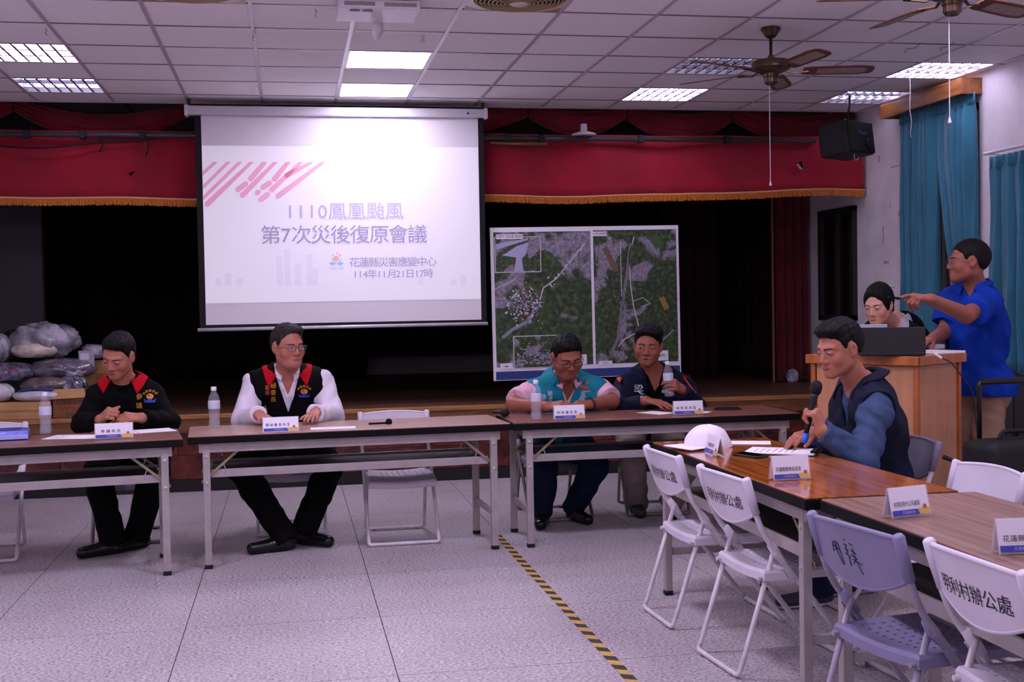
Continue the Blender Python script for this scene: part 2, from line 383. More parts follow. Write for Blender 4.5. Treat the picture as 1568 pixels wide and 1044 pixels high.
MB().tube([(1.75, .0, -.04), (2.0, -.02, -.05), (2.25, 0, -.045)], .012, 6).build('cable', mat('rope', (100, 90, 50), .8), pp)
wl = thing('clip_lamp', 'small white lamp clipped on the stage pipe', 'lamp', (2.57, 10.31, 2.96))
MB().lathe([(.11, -.03), (.1, -.022), (.03, .0), (.028, .06), (.02, .065), (0, .066)], 16).build('lamp_shade', mat('white_enamel', (215, 205, 215), .4), wl, smooth=True)
MB().tube([(0, 0, .06), (0, .03, .08)], .008, 6).build('lamp_clip', dk, wl)
# --- right wall: window, pelmet, curtains
dark_glass = mat('night_glass', (10, 10, 12), .08, spec=.6)
alu = mat('window_aluminium', (78, 72, 70), .5, metal=.3)
w1 = MB().box(XW-.04, XW+.001, 8.6, 9.6, 1.0, 1.06).box(XW-.04, XW+.001, 8.6, 9.6, 2.9, 2.96).box(XW-.04, XW+.001, 8.6, 8.66, 1, 2.96).box(XW-.04, XW+.001, 9.54, 9.6, 1, 2.96).build('window_1', alu, kind='structure')
MB().box(XW-.012, XW-.004, 8.65, 9.55, 1.05, 2.91).build('window_pane', dark_glass, w1)
for y in (9.05,): MB().box(XW-.045, XW-.004, y-.03, y+.03, 1.05, 2.91).build('window_mullion', alu, w1)
w2 = MB()
for a, b, c, d in ((10.66, 10.72, 1.25, 2.34), (11.36, 11.42, 1.25, 2.34), (10.66, 11.42, 1.25, 1.30), (10.66, 11.42, 2.29, 2.34)): w2.box(XW-.05, XW+.001, a, b, c, d)
w2 = w2.build('window_2', mat('window_dark_wood', (34, 30, 30), .6), kind='structure')
MB().box(XW-.012, XW-.004, 10.72, 11.36, 1.3, 2.29).build('window_pane', dark_glass, w2)
MB().box(XW-.045, XW-.004, 11.0, 11.05, 1.3, 2.29).build('window_mullion', mat('window_dark_wood'), w2)
pel_m = mat('pelmet_wood', (150, 92, 44), .4, noise=(4, .35), stretch=(6, .6, 6), coat=.2)
pel = thing('curtain_pelmet', 'varnished wooden pelmet board above the tall teal curtain', 'pelmet', (0, 0, 0))
MB().box(5.12, 5.145, 8.555, 9.84, 3.02, 3.125, bev=.004).build('pelmet_front', pel_m, pel)
MB().box(5.14, XW, 8.555, 8.58, 3.02, 3.125, bev=.003).build('pelmet_end', pel_m, pel)
MB().box(5.14, XW, 9.815, 9.84, 3.02, 3.125, bev=.003).build('pelmet_end', pel_m, pel)
MB().box(5.12, XW, 8.555, 9.84, 3.125, 3.145).build('pelmet_top', pel_m, pel)
teal = mat('teal_curtain', (44, 122, 146), .75, noise=(2.5, .18), sheen=.3)
def wall_curtain(name, y0, y1, z0, z1, label, folds, gather=None, group=None):
    ph = [random.uniform(.35, 1.5) for _ in range(folds+3)]; sh = [random.uniform(-.25, .25) for _ in range(folds+3)]
    def fn(u, v):
        w = u*folds+.35*math.sin(u*9+y0)*(1-.4*v)*min(1, 6*u, 6*(1-u)); w = max(0, min(folds, w)); k = int(w); a = .040*(.5+.5*ph[k])*(1-.45*v)
        y = y0+(y1-y0)*u
        if gather: y = gather(u, v, y)
        d = a*math.sin(2*math.pi*w)+.4*a*math.sin(4*math.pi*w+ph[k]*4+2*v)+.007*math.sin(z0+v*9+u*11+sh[k]*9)
        if v > .955: d *= .45
        return (5.232+max(-.07, min(.055, d)), y+.35*a*math.cos(2*math.pi*w), z0+(z1-z0)*v)
    t = thing(name, label, 'curtain', group=group)
    MB().sheet(fn, folds*12, 18, .005).build('curtain_cloth', teal, t, smooth=True)
    np_ = int((y1-y0)/.075)
    hd = MB().sheet(lambda u, v: (5.222+.014*math.sin(2*math.pi*u*np_)+.004, (gather(u, 1, y0+(y1-y0)*u) if gather else y0+(y1-y0)*u), z1-.085+.09*v), np_*8, 2, .012)
    hd.build('pleated_heading', teal, t, smooth=True)
    return t
wall_curtain('window_curtain', 9.10, 9.69, .92, 3.03, 'tall teal curtain under the wooden pelmet, half nearer the stage', 6, lambda u, v, y: y+(0 if v > .75 else .0), 'tall teal curtains under the pelmet')
wall_curtain('window_curtain', 8.55, 9.07, .92, 3.03, 'tall teal curtain under the wooden pelmet, half behind the standing man', 5, lambda u, v, y: y-(.30*u*(1-min(1, v/.8)) if v < .8 else 0), 'tall teal curtains under the pelmet')
wall_curtain('window_curtain', 6.7, 8.33, .90, 2.50, 'shorter teal curtain with pleated heading at the right edge of the photo', 11)
MB().tube([(5.18, 6.6, 2.53), (5.18, 8.34, 2.53)], .012, 8).tube([(5.18, 8.335, 2.53), (XW, 8.335, 2.53)], .008, 8).build('curtain_rail', mat('white_rail', (225, 220, 225), .4), label='white curtain rail carrying the shorter teal curtain', cat='curtain rail')
# low cupboard added to fill the dark area under the shorter curtain
cb = thing('low_cupboard', 'dark grey low cupboard added for the dark area under the teal curtains', 'cupboard', (5.05, 7.55, 0))
cbm = mat('cupboard_grey', (58, 52, 52), .6, noise=(4, .2))
MB().box(-.2, .22, -1.2, 1.0, 0, .88, bev=.008).build('carcass', cbm, cb)
for k in range(4): 
    d = MB().box(-.222, -.2, -1.18+.54*k, -.66+.54*k, .06, .84, bev=.005).build('cupboard_door', cbm, cb)
    MB().box(-.235, -.222, -.70+.54*k, -.69+.54*k, .45, .56).build('door_handle', dk, d)
# ================================================================== ceiling fittings
glow = mat('lamp_diffuser', (255, 250, 255), .5, emit=((240, 228, 255), 24.0))
tube_m = mat('fluorescent_tube', (255, 250, 255), .5, emit=((234, 222, 255), 34.0))
tube_d = mat('fluorescent_tube_dim', (255, 250, 255), .5, emit=((226, 218, 255), 2.2))
mirror = mat('louvre_mirror', (170, 170, 182), .25, metal=.9)
housing = mat('lamp_housing', (200, 198, 204), .4, metal=.3)
def ceiling_light_flat(i, j, label):
    x, y = GX(i), GY(j); t = thing('ceiling_light_panel', label, 'ceiling light', (x+.3005, y-.3, CEIL), group='flat ceiling light panels')
    f = MB()
    for a in ((-.297, .297, -.296, -.272), (-.297, .297, .272, .296), (-.297, -.273, -.272, .272), (.273, .297, -.272, .272)): f.box(*a, -.001, .03)
    f.build('light_frame', rail_mat, t); MB().box(-.272, .272, -.271, .271, .004, .02).build('light_diffuser', glow, t)
ceiling_light_flat(1, 2, 'bright flat ceiling light panel, the larger one nearer the camera above the screen')
ceiling_light_flat(1, 0, 'bright flat ceiling light panel just in front of the screen casing')
lv_parts = None
def louvre(i, j, label, lit):
    x, y = GX(i), GY(j); t = thing('louvre_ceiling_light', label, 'ceiling light', (x+.3005, y-.3, CEIL), group='louvred ceiling lights')
    h = MB(); h.box(-.296, .296, -.295, .295, .085, .092)
    for a in ((-.296, .296, -.295, -.285), (-.296, .296, .285, .295), (-.296, -.286, -.285, .285), (.286, .296, -.285, .285)): h.box(*a, 0, .085)
    h.build('lamp_housing', housing, t)
    for k in (-1, 0, 1):
        MB().tube([(-.27, k*.185, .036), (.27, k*.185, .036)], .013, 10).build('fluorescent_tube', tube_m if lit > 1 or (lit == 1 and k == 0) else tube_d, t, smooth=True)
    for k in (-1, 1):
        MB().prism([(-.012, 0), (.012, 0), (.002, .028), (-.002, .028)], -.285, .285, M=frame((0, k*.0935, .002), (0, 1, 0), (0, 0, 1))).build('louvre_reflector', mirror, t)
    for k in range(1, 7):
        xx = -.286+.572*k/7
        MB().prism([(-.008, 0), (.008, 0), (.001, .024), (-.001, .024)], -.285, .285, M=frame((xx, 0, .002), (-1, 0, 0), (0, 0, 1))).build('louvre_blade', mirror, t)
for i, j, l, lit in ((-3, 2, 'louvred ceiling light at the upper left corner of the photo', 2), (-3, 0, 'dimmer louvred ceiling light over the left end of the stage', 1),
                     (5, 2, 'unlit louvred ceiling light beside the ceiling fan hub', 0), (5, 0, 'louvred ceiling light left below the ceiling fan', 2),
                     (8, 2, 'bright louvred ceiling light above the teal curtain', 2), (8, 0, 'half-lit louvred ceiling light near the black loudspeaker', 1)):
    louvre(i, j, l, lit)
# --- air circulators in the ceiling grid
tan = mat('circulator_plastic', (160, 138, 92), .35); cream = mat('circulator_frame', (212, 200, 196), .4)
def circulator(i, j, label):
    x, y = GX(i), GY(j); t = thing('ceiling_circulator', label, 'ventilator', (x+.3005, y-.3, CEIL), group='square ceiling circulators')
    f = MB(); n = 40; vs = []; 
    for k in range(n):
        a = 2*math.pi*(k+.5)/n; c, s = math.cos(a), math.sin(a); q = .296/max(abs(c), abs(s)); vs += [(c*q, s*q, 0), (c*.262, s*.262, -.012)]
    f.add(vs, [(2*k, (2*k+2) % (2*n), (2*k+3) % (2*n), 2*k+1) for k in range(n)])
    f.build('square_frame', cream, t)
    for sx in (-1, 1):
        for sy in (-1, 1):
            MB().prism([(sx*.28, sy*.28), (sx*.28, sy*.19), (sx*.24, sy*.215), (sx*.215, sy*.24), (sx*.19, sy*.28)], -.006, -.002).build('corner_panel', tan, t)
    for k in range(9):
        r = .06+.0235*k; MB().tube([(r*math.cos(2*math.pi*a/36), r*math.sin(2*math.pi*a/36), -.012-.022*math.cos(r/.26*1.5)) for a in range(36)], .005, 5, closed=True).build('grille_ring', tan, t, smooth=True)
    for k in range(10):
        a = 2*math.pi*k/10; MB().tube([(r*math.cos(a+r*1.5), r*math.sin(a+r*1.5), -.010-.022*math.cos(r/.26*1.5)) for r in (.05, .1, .15, .2, .25)], .004, 5).build('grille_spoke', tan, t)
    MB().lathe([(0, -.045), (.04, -.043), (.055, -.035), (.055, -.02)], 20).build('hub_cap', cream, t, smooth=True)
    for k in range(3):
        a = 2.1*k; MB().prism([(.04, -.05), (.22, -.02), (.22, .06), (.04, .04)], .02, .024, M=Matrix.Rotation(a, 4, 'Z')).build('fan_blade', tan, t)
    MB().lathe([(.262, -.012), (.262, .03), (.26, .05)], 32).box(-.26, .26, -.26, .26, .048, .052).build('duct', mat('duct_dark', (60, 50, 36), .8), t)
circulator(-1, 5, 'square ceiling circulator with tan grille at the top left')
circulator(2, 5, 'square ceiling circulator with tan grille at the top centre')
# --- white ceiling device
pj = at(583, 13, z=3.11)
t = thing('ceiling_projector', 'flat white projector fixed to the ceiling at the top edge', 'projector', (pj.x, pj.y, 3.11))
wp = mat('white_plastic', (225, 218, 226), .4); gp = mat('grey_plastic', (150, 144, 146), .5)
MB().box(-.235, .22, 0, .34, 0, .05, bev=.012).build('projector_body', wp, t)
MB().box(-.2, -.03, -.003, .01, .014, .036, bev=.004).build('vent', gp, t); MB().box(.02, .2, -.003, .01, .012, .034, bev=.004).build('vent', gp, t)
MB().lathe([(.05, .04), (.05, .085)], 16, c=(0, .17, 0)).build('mount', gp, t)
for xx in (-.14, -.07): MB().lathe([(.022, -.004), (.02, .006)], 14, c=(xx, .05, 0), sx=1.4).build('lens_ring', mat('grey_dark', (90, 86, 92), .5), t)
ov = at(578, 45, y=7.12)
t = thing('hanging_oval_sensor', 'white oval device hanging on a thin wire from the ceiling', 'sensor', tuple(ov))
MB().lathe([(0, -.02), (.03, -.018), (.05, -.006), (.052, .004), (.04, .016), (0, .021)], 28, M=Matrix.Rotation(.25, 4, 'Y') @ Matrix.Rotation(1.0, 4, 'Z') @ Matrix.Rotation(math.pi/2, 4, 'X') @ Matrix.Diagonal((1, 1.32, 1, 1))).build('oval_shell', wp, t, smooth=True)
MB().tube([(0, 0, .055), (.002, 0, .09), (0, 0, CEIL-ov.z)], .002, 6).build('wire', dk, t)
# small wire hooks left in the ceiling
for px, py in ((389, 40), (387, 52), (645, 55), (483, 14), (648, 53), (70, 42)):
    p = at(px, py, z=CEIL)
    MB().tube([(p.x, p.y, CEIL), (p.x+.006, p.y, CEIL-.02), (p.x-.004, p.y-.004, CEIL-.035), (p.x+.01, p.y, CEIL-.045)], .0018, 5).build('wire_hook', dk, ce)
for px, py, w in ((1410, 68, .11), (1462, 66, .1)):
    p = at(px, py, z=CEIL-.01)
    MB().tube([(p.x, p.y, CEIL), (p.x-.03, p.y+.02, CEIL-.03), (p.x-w, p.y, CEIL-.045), (p.x-w-.01, p.y, CEIL-.07)], .002, 5).build('wire_hook', dk, ce)
sd = at(126, 163, y=10.7); MB().lathe([(0, -.03), (.03, -.028), (.045, -.01), (.05, .0)], 18, c=(sd.x, sd.y, 3.29)).build('smoke_detector', mat('brass', (140, 110, 60), .3, metal=.7), label='small brass smoke detector on the stage ceiling at left', cat='detector', smooth=True)
# --- ceiling fans
bronze = mat('fan_bronze', (96, 80, 66), .3, metal=.75); bladew = mat('fan_blade_wood', (104, 62, 40), .45, noise=(6, .3)); cane = mat('cane_insert', (150, 130, 120), .7, noise=(120, .3))
def ceiling_fan(x, y, label, rot, chain):
    t = thing('ceiling_fan', label, 'ceiling fan', (x, y, CEIL))
    MB().lathe([(.062, 0), (.064, -.012), (.05, -.03), (.042, -.045), (.028, -.062), (.012, -.068)], 24).build('canopy', bronze, t, smooth=True, angle=40)
    MB().lathe([(.0105, -.06), (.0105, -.17), (.02, -.175), (.022, -.19), (.014, -.2)], 14).build('down_rod', bronze, t, smooth=True)
    MB().lathe([(.014, -.195), (.06, -.2), (.118, -.21), (.125, -.222), (.125, -.255), (.11, -.268), (.07, -.285), (.05, -.29)], 32).build('motor_housing', bronze, t, smooth=True, angle=35)
    MB().lathe([(.05, -.288), (.05, -.31), (.044, -.315), (.044, -.345), (.03, -.36), (0, -.365)], 24).build('switch_housing', bronze, t, smooth=True, angle=35)
    for k in range(5):
        a = rot+2*math.pi*k/5; R = Matrix.Rotation(a, 4, 'Z')
        b = thing.__globals__['MB']().prism([(.2, -.05), (.24, -.06), (.55, -.068), (.63, -.055), (.65, -.03), (.65, .03), (.63, .055), (.55, .068), (.24, .06), (.2, .05)], -.003, .003, M=R @ Matrix.Translation((0, 0, -.275)) @ Matrix.Rotation(-.2, 4, 'X')).build('fan_blade', bladew, t)
        for s in (-.0042, .0034):
            MB().prism([(.29, -.038), (.56, -.045), (.6, -.03), (.6, .03), (.56, .045), (.29, .038)], s, s+.0008, M=R @ Matrix.Translation((0, 0, -.275)) @ Matrix.Rotation(-.2, 4, 'X')).build('cane_insert', cane, b)
        MB().tube([R @ Vector(p) for p in ((.09, 0, -.27), (.13, .0, -.292), (.18, .0, -.285), (.235, 0, -.279))], [.011, .009, .009, .014], 6, flat=.6).build('blade_arm', bronze, t)
    if chain:
        MB().tube([(.0, .03, -.35), (.0, .03, -.35-chain)], .0022, 5).lathe([(0, -.03), (.009, -.025), (.004, 0)], 10, c=(0, .03, -.35-chain)).build('pull_cord', mat('cord_white', (210, 200, 205), .7), t)
cf = at(1180, 43, z=CEIL)
ceiling_fan(cf.x, cf.y, 'bronze ceiling fan with five wood and cane blades beside the louvred lights', 1.05, .62)
c2 = at(1458, -8, z=CEIL-.26)
ceiling_fan(c2.x, c2.y, 'bronze ceiling fan cut off by the top right edge of the photo', .42, .5)
# loose wire from the bright louvred light
p = at(1393, 115, z=CEIL-.01)
MB().tube(fillet([(p.x, p.y, CEIL), (p.x+.004, p.y, CEIL-.12), (p.x-.004, p.y, CEIL-.28), (p.x+.015, p.y, CEIL-.36), (p.x, p.y, CEIL-.47), (p.x+.02, p.y, CEIL-.5)], .05), .0028, 6).build('dangling_wire', mat('cord_white', (210, 200, 205), .7), label='thin white wire dangling from the bright louvred light', cat='wire', smooth=True)
# --- loudspeaker hung in the corner
sp = thing('loudspeaker', 'black loudspeaker box hung in the corner by the stage curtain', 'loudspeaker', (4.80, 9.62, 2.83), .55)
bk = mat('speaker_black', (20, 20, 23), .6); bk2 = mat('speaker_grille', (12, 12, 13), .8, bump=(300, .4))
R = Matrix.Rotation(-.12, 4, 'X')
MB().box(-.2, .2, -.02, .26, -.14, .14, M=R, bev=.02).build('cabinet', bk, sp)
MB().box(-.19, .19, -.034, -.018, -.13, .13, M=R, bev=.006).build('front_grille', bk2, sp)
MB().lathe([(0, 0), (.05, .0), (.055, .01), (.05, .014)], 20, M=R @ Matrix.Translation((.1, -.036, -.06)) @ Matrix.Rotation(math.pi/2, 4, 'X')).build('tweeter', bk, sp, smooth=True)
lettering('Phonic', .045, R @ frame((.02, -.0355, .035), (1, 0, 0), (0, 0, 1)), mat('logo_blue', (70, 90, 190), .5), sp)
MB().tube(fillet([(0, .1, .14), (0, .1, .2), (.03, .1, .3), (.03, .1, .37)], .03), .01, 8).box(-.1, .1, .08, .12, .138, .15).build('bracket', dk, sp)
MB().tube(fillet([(-.06, .0, -.14), (-.07, .0, -.18), (-.03, .0, -.2), (0, .0, -.17)], .02), .004, 6).build('cable_loop', gp, sp)
# ================================================================== projection screen
S = thing('projection_screen', 'pull-down projection screen showing a white slide with pink stripes', 'projection screen', (0, 10.25, 0))
alum = mat('screen_case', (206, 204, 210), .35, metal=.2)
MB().box(-.783, 1.685, -.045, .045, 3.052, 3.128, bev=.012).build('screen_casing', alum, S)
for x in (-.80, 1.675): MB().box(x, x+.03, -.05, .05, 3.045, 3.135, bev=.006).build('casing_end_cap', wp, S)
for x in (-.765, 1.67):
    MB().box(x-.015, x+.015, -.004, .004, 3.13, CEIL-.002).build('hanging_bracket', mat('bracket_dark', (70, 60, 50), .5, metal=.5), S)
scr_w = mat('screen_cloth', (228, 224, 230), .8); scr_k = mat('screen_border', (12, 11, 13), .8)
MB().box(-.722, 1.672, 0, .002, 1.305, 3.06).build('screen_border', scr_k, S)
MB().box(-.672, 1.625, -.0012, 0, 1.335, 3.055).build('screen_cloth', scr_w, S)
MB().tube([(-.74, 0, 1.295), (1.68, 0, 1.30)], .014, 12).build('bottom_bar', alum, S, smooth=True)
sl_m = mat('slide_light', (222, 218, 228), .8, emit=((247, 240, 255), .27))
sl = MB().box(-.670, 1.623, -.0035, -.0012, 1.512, 2.806).build('projected_slide', sl_m, S)
pk = [mat('slide_pink_%d' % k, (226, 158, 190), .8, emit=(c, .21)) for k, c in enumerate(((248, 176, 212), (250, 196, 222), (250, 214, 234)))]
def sp2(cx_, cy_, yy=-.008):
    q = at(290+cx_*.3545, 150+cy_*.3545, y=10.2475); return Vector((q.x, yy, q.z))
def stroke(seg, w, m, name='slide_stripe'):
    a, b = sp2(*seg[:2]), sp2(*seg[2:]); d = (b-a); L_ = d.length; d = d.normalized() if L_ > 1e-6 else Vector((1, 0, 0)); nrm = Vector((-d.z, 0, d.x))*w/2; pts = []
    for k in range(7): q = -math.pi/2-math.pi*k/6; pts.append(a+d*math.cos(q)*w/2+nrm*math.sin(q))
    for k in range(7): q = math.pi/2-math.pi*k/6; pts.append(b+d*math.cos(q)*w/2+nrm*math.sin(q))
    pts = [(max(p.x, -.668), p.y, min(p.z, 2.674)) for p in pts]
    MB().add(pts, [tuple(range(len(pts)))]).build(name, m, sl)
for k, sg in enumerate(((52, 326, 112, 270), (52, 385, 168, 270), (56, 430, 218, 270), (78, 458, 268, 270), (266, 348, 322, 278), (210, 395, 243, 371), (230, 420, 370, 272), (368, 350, 424, 276), (295, 408, 296, 407), (318, 386, 345, 368), (310, 438, 336, 418), (356, 396, 480, 272), (420, 335, 522, 274), (384, 423, 572, 276))):
    stroke(sg, .045, pk[0 if k < 4 else 1 if k < 9 else 2])
lav = mat('slide_text_light', (176, 168, 208), .8, emit=((206, 196, 236), .23)); lav2 = mat('slide_text_light2', (156, 144, 184), .8, emit=((184, 172, 214), .21))
def slide_text(txt, px, py, size, m, w, bold=0):
    q = at(px, py, y=10.247); adv = [(.56 if ord(c_) < 128 else 1.) for c_ in txt]; tot = sum(adv); x = 0
    for c_, a_ in zip(txt, adv):
        me = text_mesh(c_, size, 0, bold); xs_ = [v.co.x for v in me.vertices]; c = (max(xs_)+min(xs_))/2; x += a_/2
        for v in me.vertices: v.co = Vector((q.x+(x/tot-.5)*w+(v.co.x-c)*1.05, -.009, q.z+v.co.y))
        x += a_/2; me.materials.clear(); me.materials.append(m); put('slide_character', me, sl)
W_ = lambda a, b: at(b, 380, y=10.247).x-at(a, 380, y=10.247).x
slide_text('1110鳳凰颱風', 528, 325, .155, lav, W_(437, 619))
slide_text('第7次災後復原會議', 528, 361, .165, lav2, W_(402, 656))
slide_text('花蓮縣災害應變中心', 602, 402, .086, lav2, W_(536, 669))
slide_text('114年11月21日17時', 602, 420, .08, lav2, W_(541, 664))
em = [mat('emblem_red', (220, 150, 150), .8, emit=((250, 190, 190), .33)), mat('emblem_blue', (120, 170, 220), .8, emit=((176, 212, 248), .33)), mat('emblem_teal', (140, 200, 210), .8, emit=((190, 226, 240), .33))]
q = at(515, 404, y=10.247)
for dx, dz, r, m in ((0, .045, .022, 0), (-.025, .07, .009, 2), (.01, .088, .009, 0), (-.03, .04, .008, 0), (.032, .03, .009, 2), (.03, .07, .008, 0)):
    MB().lathe([(r, 0), (r, .0006)], 16, M=frame((q.x+dx, -.009, q.z+dz), (1, 0, 0), (0, 0, 1))).build('slide_emblem', em[m], sl)
for s in (-1, 1): MB().add([(q.x, -.009, q.z+.004), (q.x+s*.03, -.009, q.z+.016), (q.x+s*.062, -.009, q.z+.01), (q.x+s*.035, -.009, q.z-.014)], [(0, 1, 2, 3)]).build('slide_emblem', em[1], sl)
slide_text('HUALIEN', 515, 411, .024, em[1], .12)
sky = mat('slide_skyline', (216, 211, 226), .8, emit=((240, 234, 252), .255))
for k, (px, h) in enumerate(((330, .06), (345, .1), (362, .06), (424, .24), (436, .3), (452, .18), (470, .26), (478, .14), (640, .08), (690, .05), (705, .09))):
    q = at(px, 437, y=10.247); MB().add([(q.x, -.005, q.z), (q.x+.05, -.005, q.z), (q.x+.05, -.005, q.z+h), (q.x, -.005, q.z+h)], [(0, 1, 2, 3)]).build('slide_skyline', sky, sl)
lettering('▲ ——', .03, frame((1.57, -.0465, 3.09), (1, 0, 0), (0, 0, 1)), scr_k, S)
# ================================================================== map board
MBW = at(752, 348, y=10.32); MBE = at(1043, 571, y=10.32)
px0, px1 = MBW.x, MBE.x; pz0, pz1 = .80, 2.125
P = thing('map_board', 'large board of aerial map photos standing on the stage behind the seated men', 'map board', (0, 10.32, 0))
P.matrix_world = Matrix.Translation((px0, 10.32, pz0)) @ Matrix.Rotation(-.008, 4, 'Y') @ Matrix.Translation((-px0, 0, -pz0))
bw_ = mat('board_white', (236, 230, 240), .5)
MB().box(px0, px1, 0, .012, pz0, pz1).build('board_sheet', bw_, P)
MB().box(px0+.02, px1-.01, -.0012, 0, pz0+.005, pz0+.078).build('blue_band', mat('board_blue', (44, 62, 128), .5), P)
for x in (px0+.35, px1-.35): MB().tube([(x, .05, ZS-pz0+pz0), (x, .02, pz1-.2)], .015, 8).tube([(x, .4, ZS), (x, .03, pz1-.3)], .012, 8).build('easel_leg', dk, P)
def aerial(name, sc, seed, riv):
    m = bpy.data.materials.new(name); m.use_nodes = True; nt = m.node_tree; b = nt.nodes['Principled BSDF']; b.inputs['Roughness'].default_value = .5
    g = nt.nodes.new('ShaderNodeTexCoord'); mp = nt.nodes.new('ShaderNodeMapping'); mp.inputs['Location'].default_value = (seed, 0, seed*2); nt.links.new(g.outputs['Object'], mp.inputs[0])
    def nz(s, d=5, dist=0.):
        n = nt.nodes.new('ShaderNodeTexNoise'); n.inputs['Scale'].default_value = s; n.inputs['Detail'].default_value = d; n.inputs['Distortion'].default_value = dist; nt.links.new(mp.outputs[0], n.inputs[0]); return n
    def ramp(src, pts, interp='LINEAR'):
        r = nt.nodes.new('ShaderNodeValToRGB'); r.color_ramp.interpolation = interp; e = r.color_ramp.elements
        while len(e) < len(pts): e.new(.5)
        for k, (p_, c_) in enumerate(pts): e[k].position = p_; e[k].color = lin(c_)+(1,)
        nt.links.new(src, r.inputs[0]); return r
    def mix(f, a, bb):
        x = nt.nodes.new('ShaderNodeMix'); x.data_type = 'RGBA'; nt.links.new(f, x.inputs[0]); nt.links.new(a, x.inputs[6]); nt.links.new(bb, x.inputs[7]); return x.outputs[2]
    forest = ramp(nz(sc*9, 8).outputs[0], ((.3, (14, 22, 14)), (.5, (44, 62, 32)), (.66, (78, 104, 46)), (.8, (112, 108, 70))))
    mud = ramp(nz(sc*14, 8).outputs[0], ((.3, (104, 96, 110)), (.55, (150, 140, 158)), (.75, (184, 174, 192))))
    fields = ramp(nz(sc*1.6, 1).outputs[0], ((.3, (34, 52, 30)), (.45, (26, 32, 38)), (.55, (64, 100, 36)), (.7, (48, 66, 30))))
    m1 = ramp(nz(sc*1.1, 4, riv).outputs[0], ((.535, (0, 0, 0)), (.575, (235, 235, 235))))
    f2 = ramp(nz(sc*2.2, 2).outputs[0], ((.45, (0, 0, 0)), (.6, (150, 150, 150))))
    c = mix(f2.outputs[0], forest.outputs[0], fields.outputs[0]); c = mix(m1.outputs[0], c, mud.outputs[0])
    nt.links.new(c, b.inputs['Base Color']); return m
am1 = aerial('aerial_photo_a', 2.2, 3.3, 1.2); am2 = aerial('aerial_photo_b', 3.2, 9.1, .6); am3 = aerial('aerial_inset', 6.0, 5.7, .4); am4 = aerial('aerial_inset_b', 7.0, 1.7, .4)
xm = px0+(px1-px0)*.532
def pic(x0, x1, z0, z1, m, name, d=-.0015): return MB().box(x0, x1, d, d+.0014, z0, z1).build(name, m, P)
ph1 = pic(px0+.028, xm-.012, pz0+.115, pz1-.04, am1, 'aerial_photo'); ph2 = pic(xm+.012, px1-.022, pz0+.115, pz1-.035, am2, 'aerial_photo')
line_w = mat('map_road', (200, 194, 204), .6); spk = [mat('map_roof_%d' % k, c, .6) for k, c in enumerate(((206, 202, 214), (150, 60, 56), (176, 170, 186), (70, 74, 96)))]
def road(pts, w, m=line_w, par=None):
    o = MB(); P3 = [Vector((px0+(px1-px0)*a, -.0022, pz0+(pz1-pz0)*b)) for a, b in pts]
    for a, b in zip(P3, P3[1:]):
        d = (b-a).normalized(); nn = Vector((-d.z, 0, d.x))*w/2; o.add([a+nn, b+nn, b-nn, a-nn], [(0, 1, 2, 3)])
    o.build('map_road', m, par or ph1)
road([(.495, .89), (.42, .78), (.34, .66), (.27, .6), (.25, .52)], .010); road([(.47, .9), (.45, .6), (.45, .3), (.46, .14)], .004, mat('map_line', (60, 62, 52), .7))
road([(.05, .28), (.1, .33), (.18, .38), (.25, .5)], .03, mat('map_river', (138, 132, 160), .6)); road([(.02, .6), (.12, .66)], .006)
road([(.685, .9), (.685, .6), (.69, .42)], .006, par=ph2); road([(.76, .93), (.73, .8), (.735, .6), (.75, .45), (.78, .3), (.7, .25), (.66, .2)], .009, par=ph2); road([(.75, .5), (.8, .52), (.84, .48), (.79, .46)], .005, par=ph2)
road([(.62, .15), (.66, .25), (.69, .5), (.72, .7), (.74, .88)], .028, mat('map_wash', (120, 112, 128), .6), ph2)
road([(.80, .12), (.965, .30)], .012, mat('map_field_grey', (150, 140, 150), .6), ph2); road([(.60, .86), (.66, .70)], .05, mat('map_field_brown', (112, 88, 70), .6), ph2); road([(.9, .52), (.93, .44)], .05, mat('map_field_yellow', (140, 124, 50), .6), ph2); road([(.86, .93), (.9, .86)], .09, mat('map_field_green', (66, 92, 52), .6), ph2)
hs = [MB() for _ in spk]
for k in range(420):
    if k < 300: cx_, cz_, s = .165+random.gauss(0, .045), .50+random.gauss(0, .055), random.uniform(.006, .017)
    elif k < 330: t_ = random.random(); cx_, cz_, s = .28+.2*t_+random.gauss(0, .012), .58+.3*t_+random.gauss(0, .012), random.uniform(.006, .016)
    else: t_ = random.random(); cx_, cz_, s = .69+random.gauss(0, .02), .3+.6*t_, random.uniform(.003, .008)
    if not (.04 < cx_ < .5 or .56 < cx_ < .97): continue
    o = hs[random.choice((0, 0, 0, 2, 2, 3, 1))]; c = Vector((px0+(px1-px0)*cx_, -.0026, pz0+(pz1-pz0)*cz_)); a = random.uniform(0, 3.14)
    d = Vector((math.cos(a), 0, math.sin(a)))*s/2; e = Vector((-d.z, 0, d.x))*random.uniform(.5, 1.4); o.add([c+d+e, c-d+e, c-d-e, c+d-e], [(0, 1, 2, 3)])
for o, m in zip(hs, spk): o.build('map_houses', m, ph1, kind='stuff')
def inset(a0, a1, b0, b1, m, nm):
    x0, x1, z0, z1 = px0+(px1-px0)*a0, px0+(px1-px0)*a1, pz0+(pz1-pz0)*b0, pz0+(pz1-pz0)*b1
    o = pic(x0, x1, z0, z1, mat('inset_frame', (196, 196, 186), .6), 'inset_frame', -.0040); MB().box(x0+.008, x1-.008, -.0046, -.004, z0+.008, z1-.008).build(nm, m, o); return x0, x1, z0, z1, o
x0, x1, z0, z1, io = inset(.02, .262, .705, .94, am3, 'inset_photo')
riv = mat('inset_river', (170, 166, 204), .6)
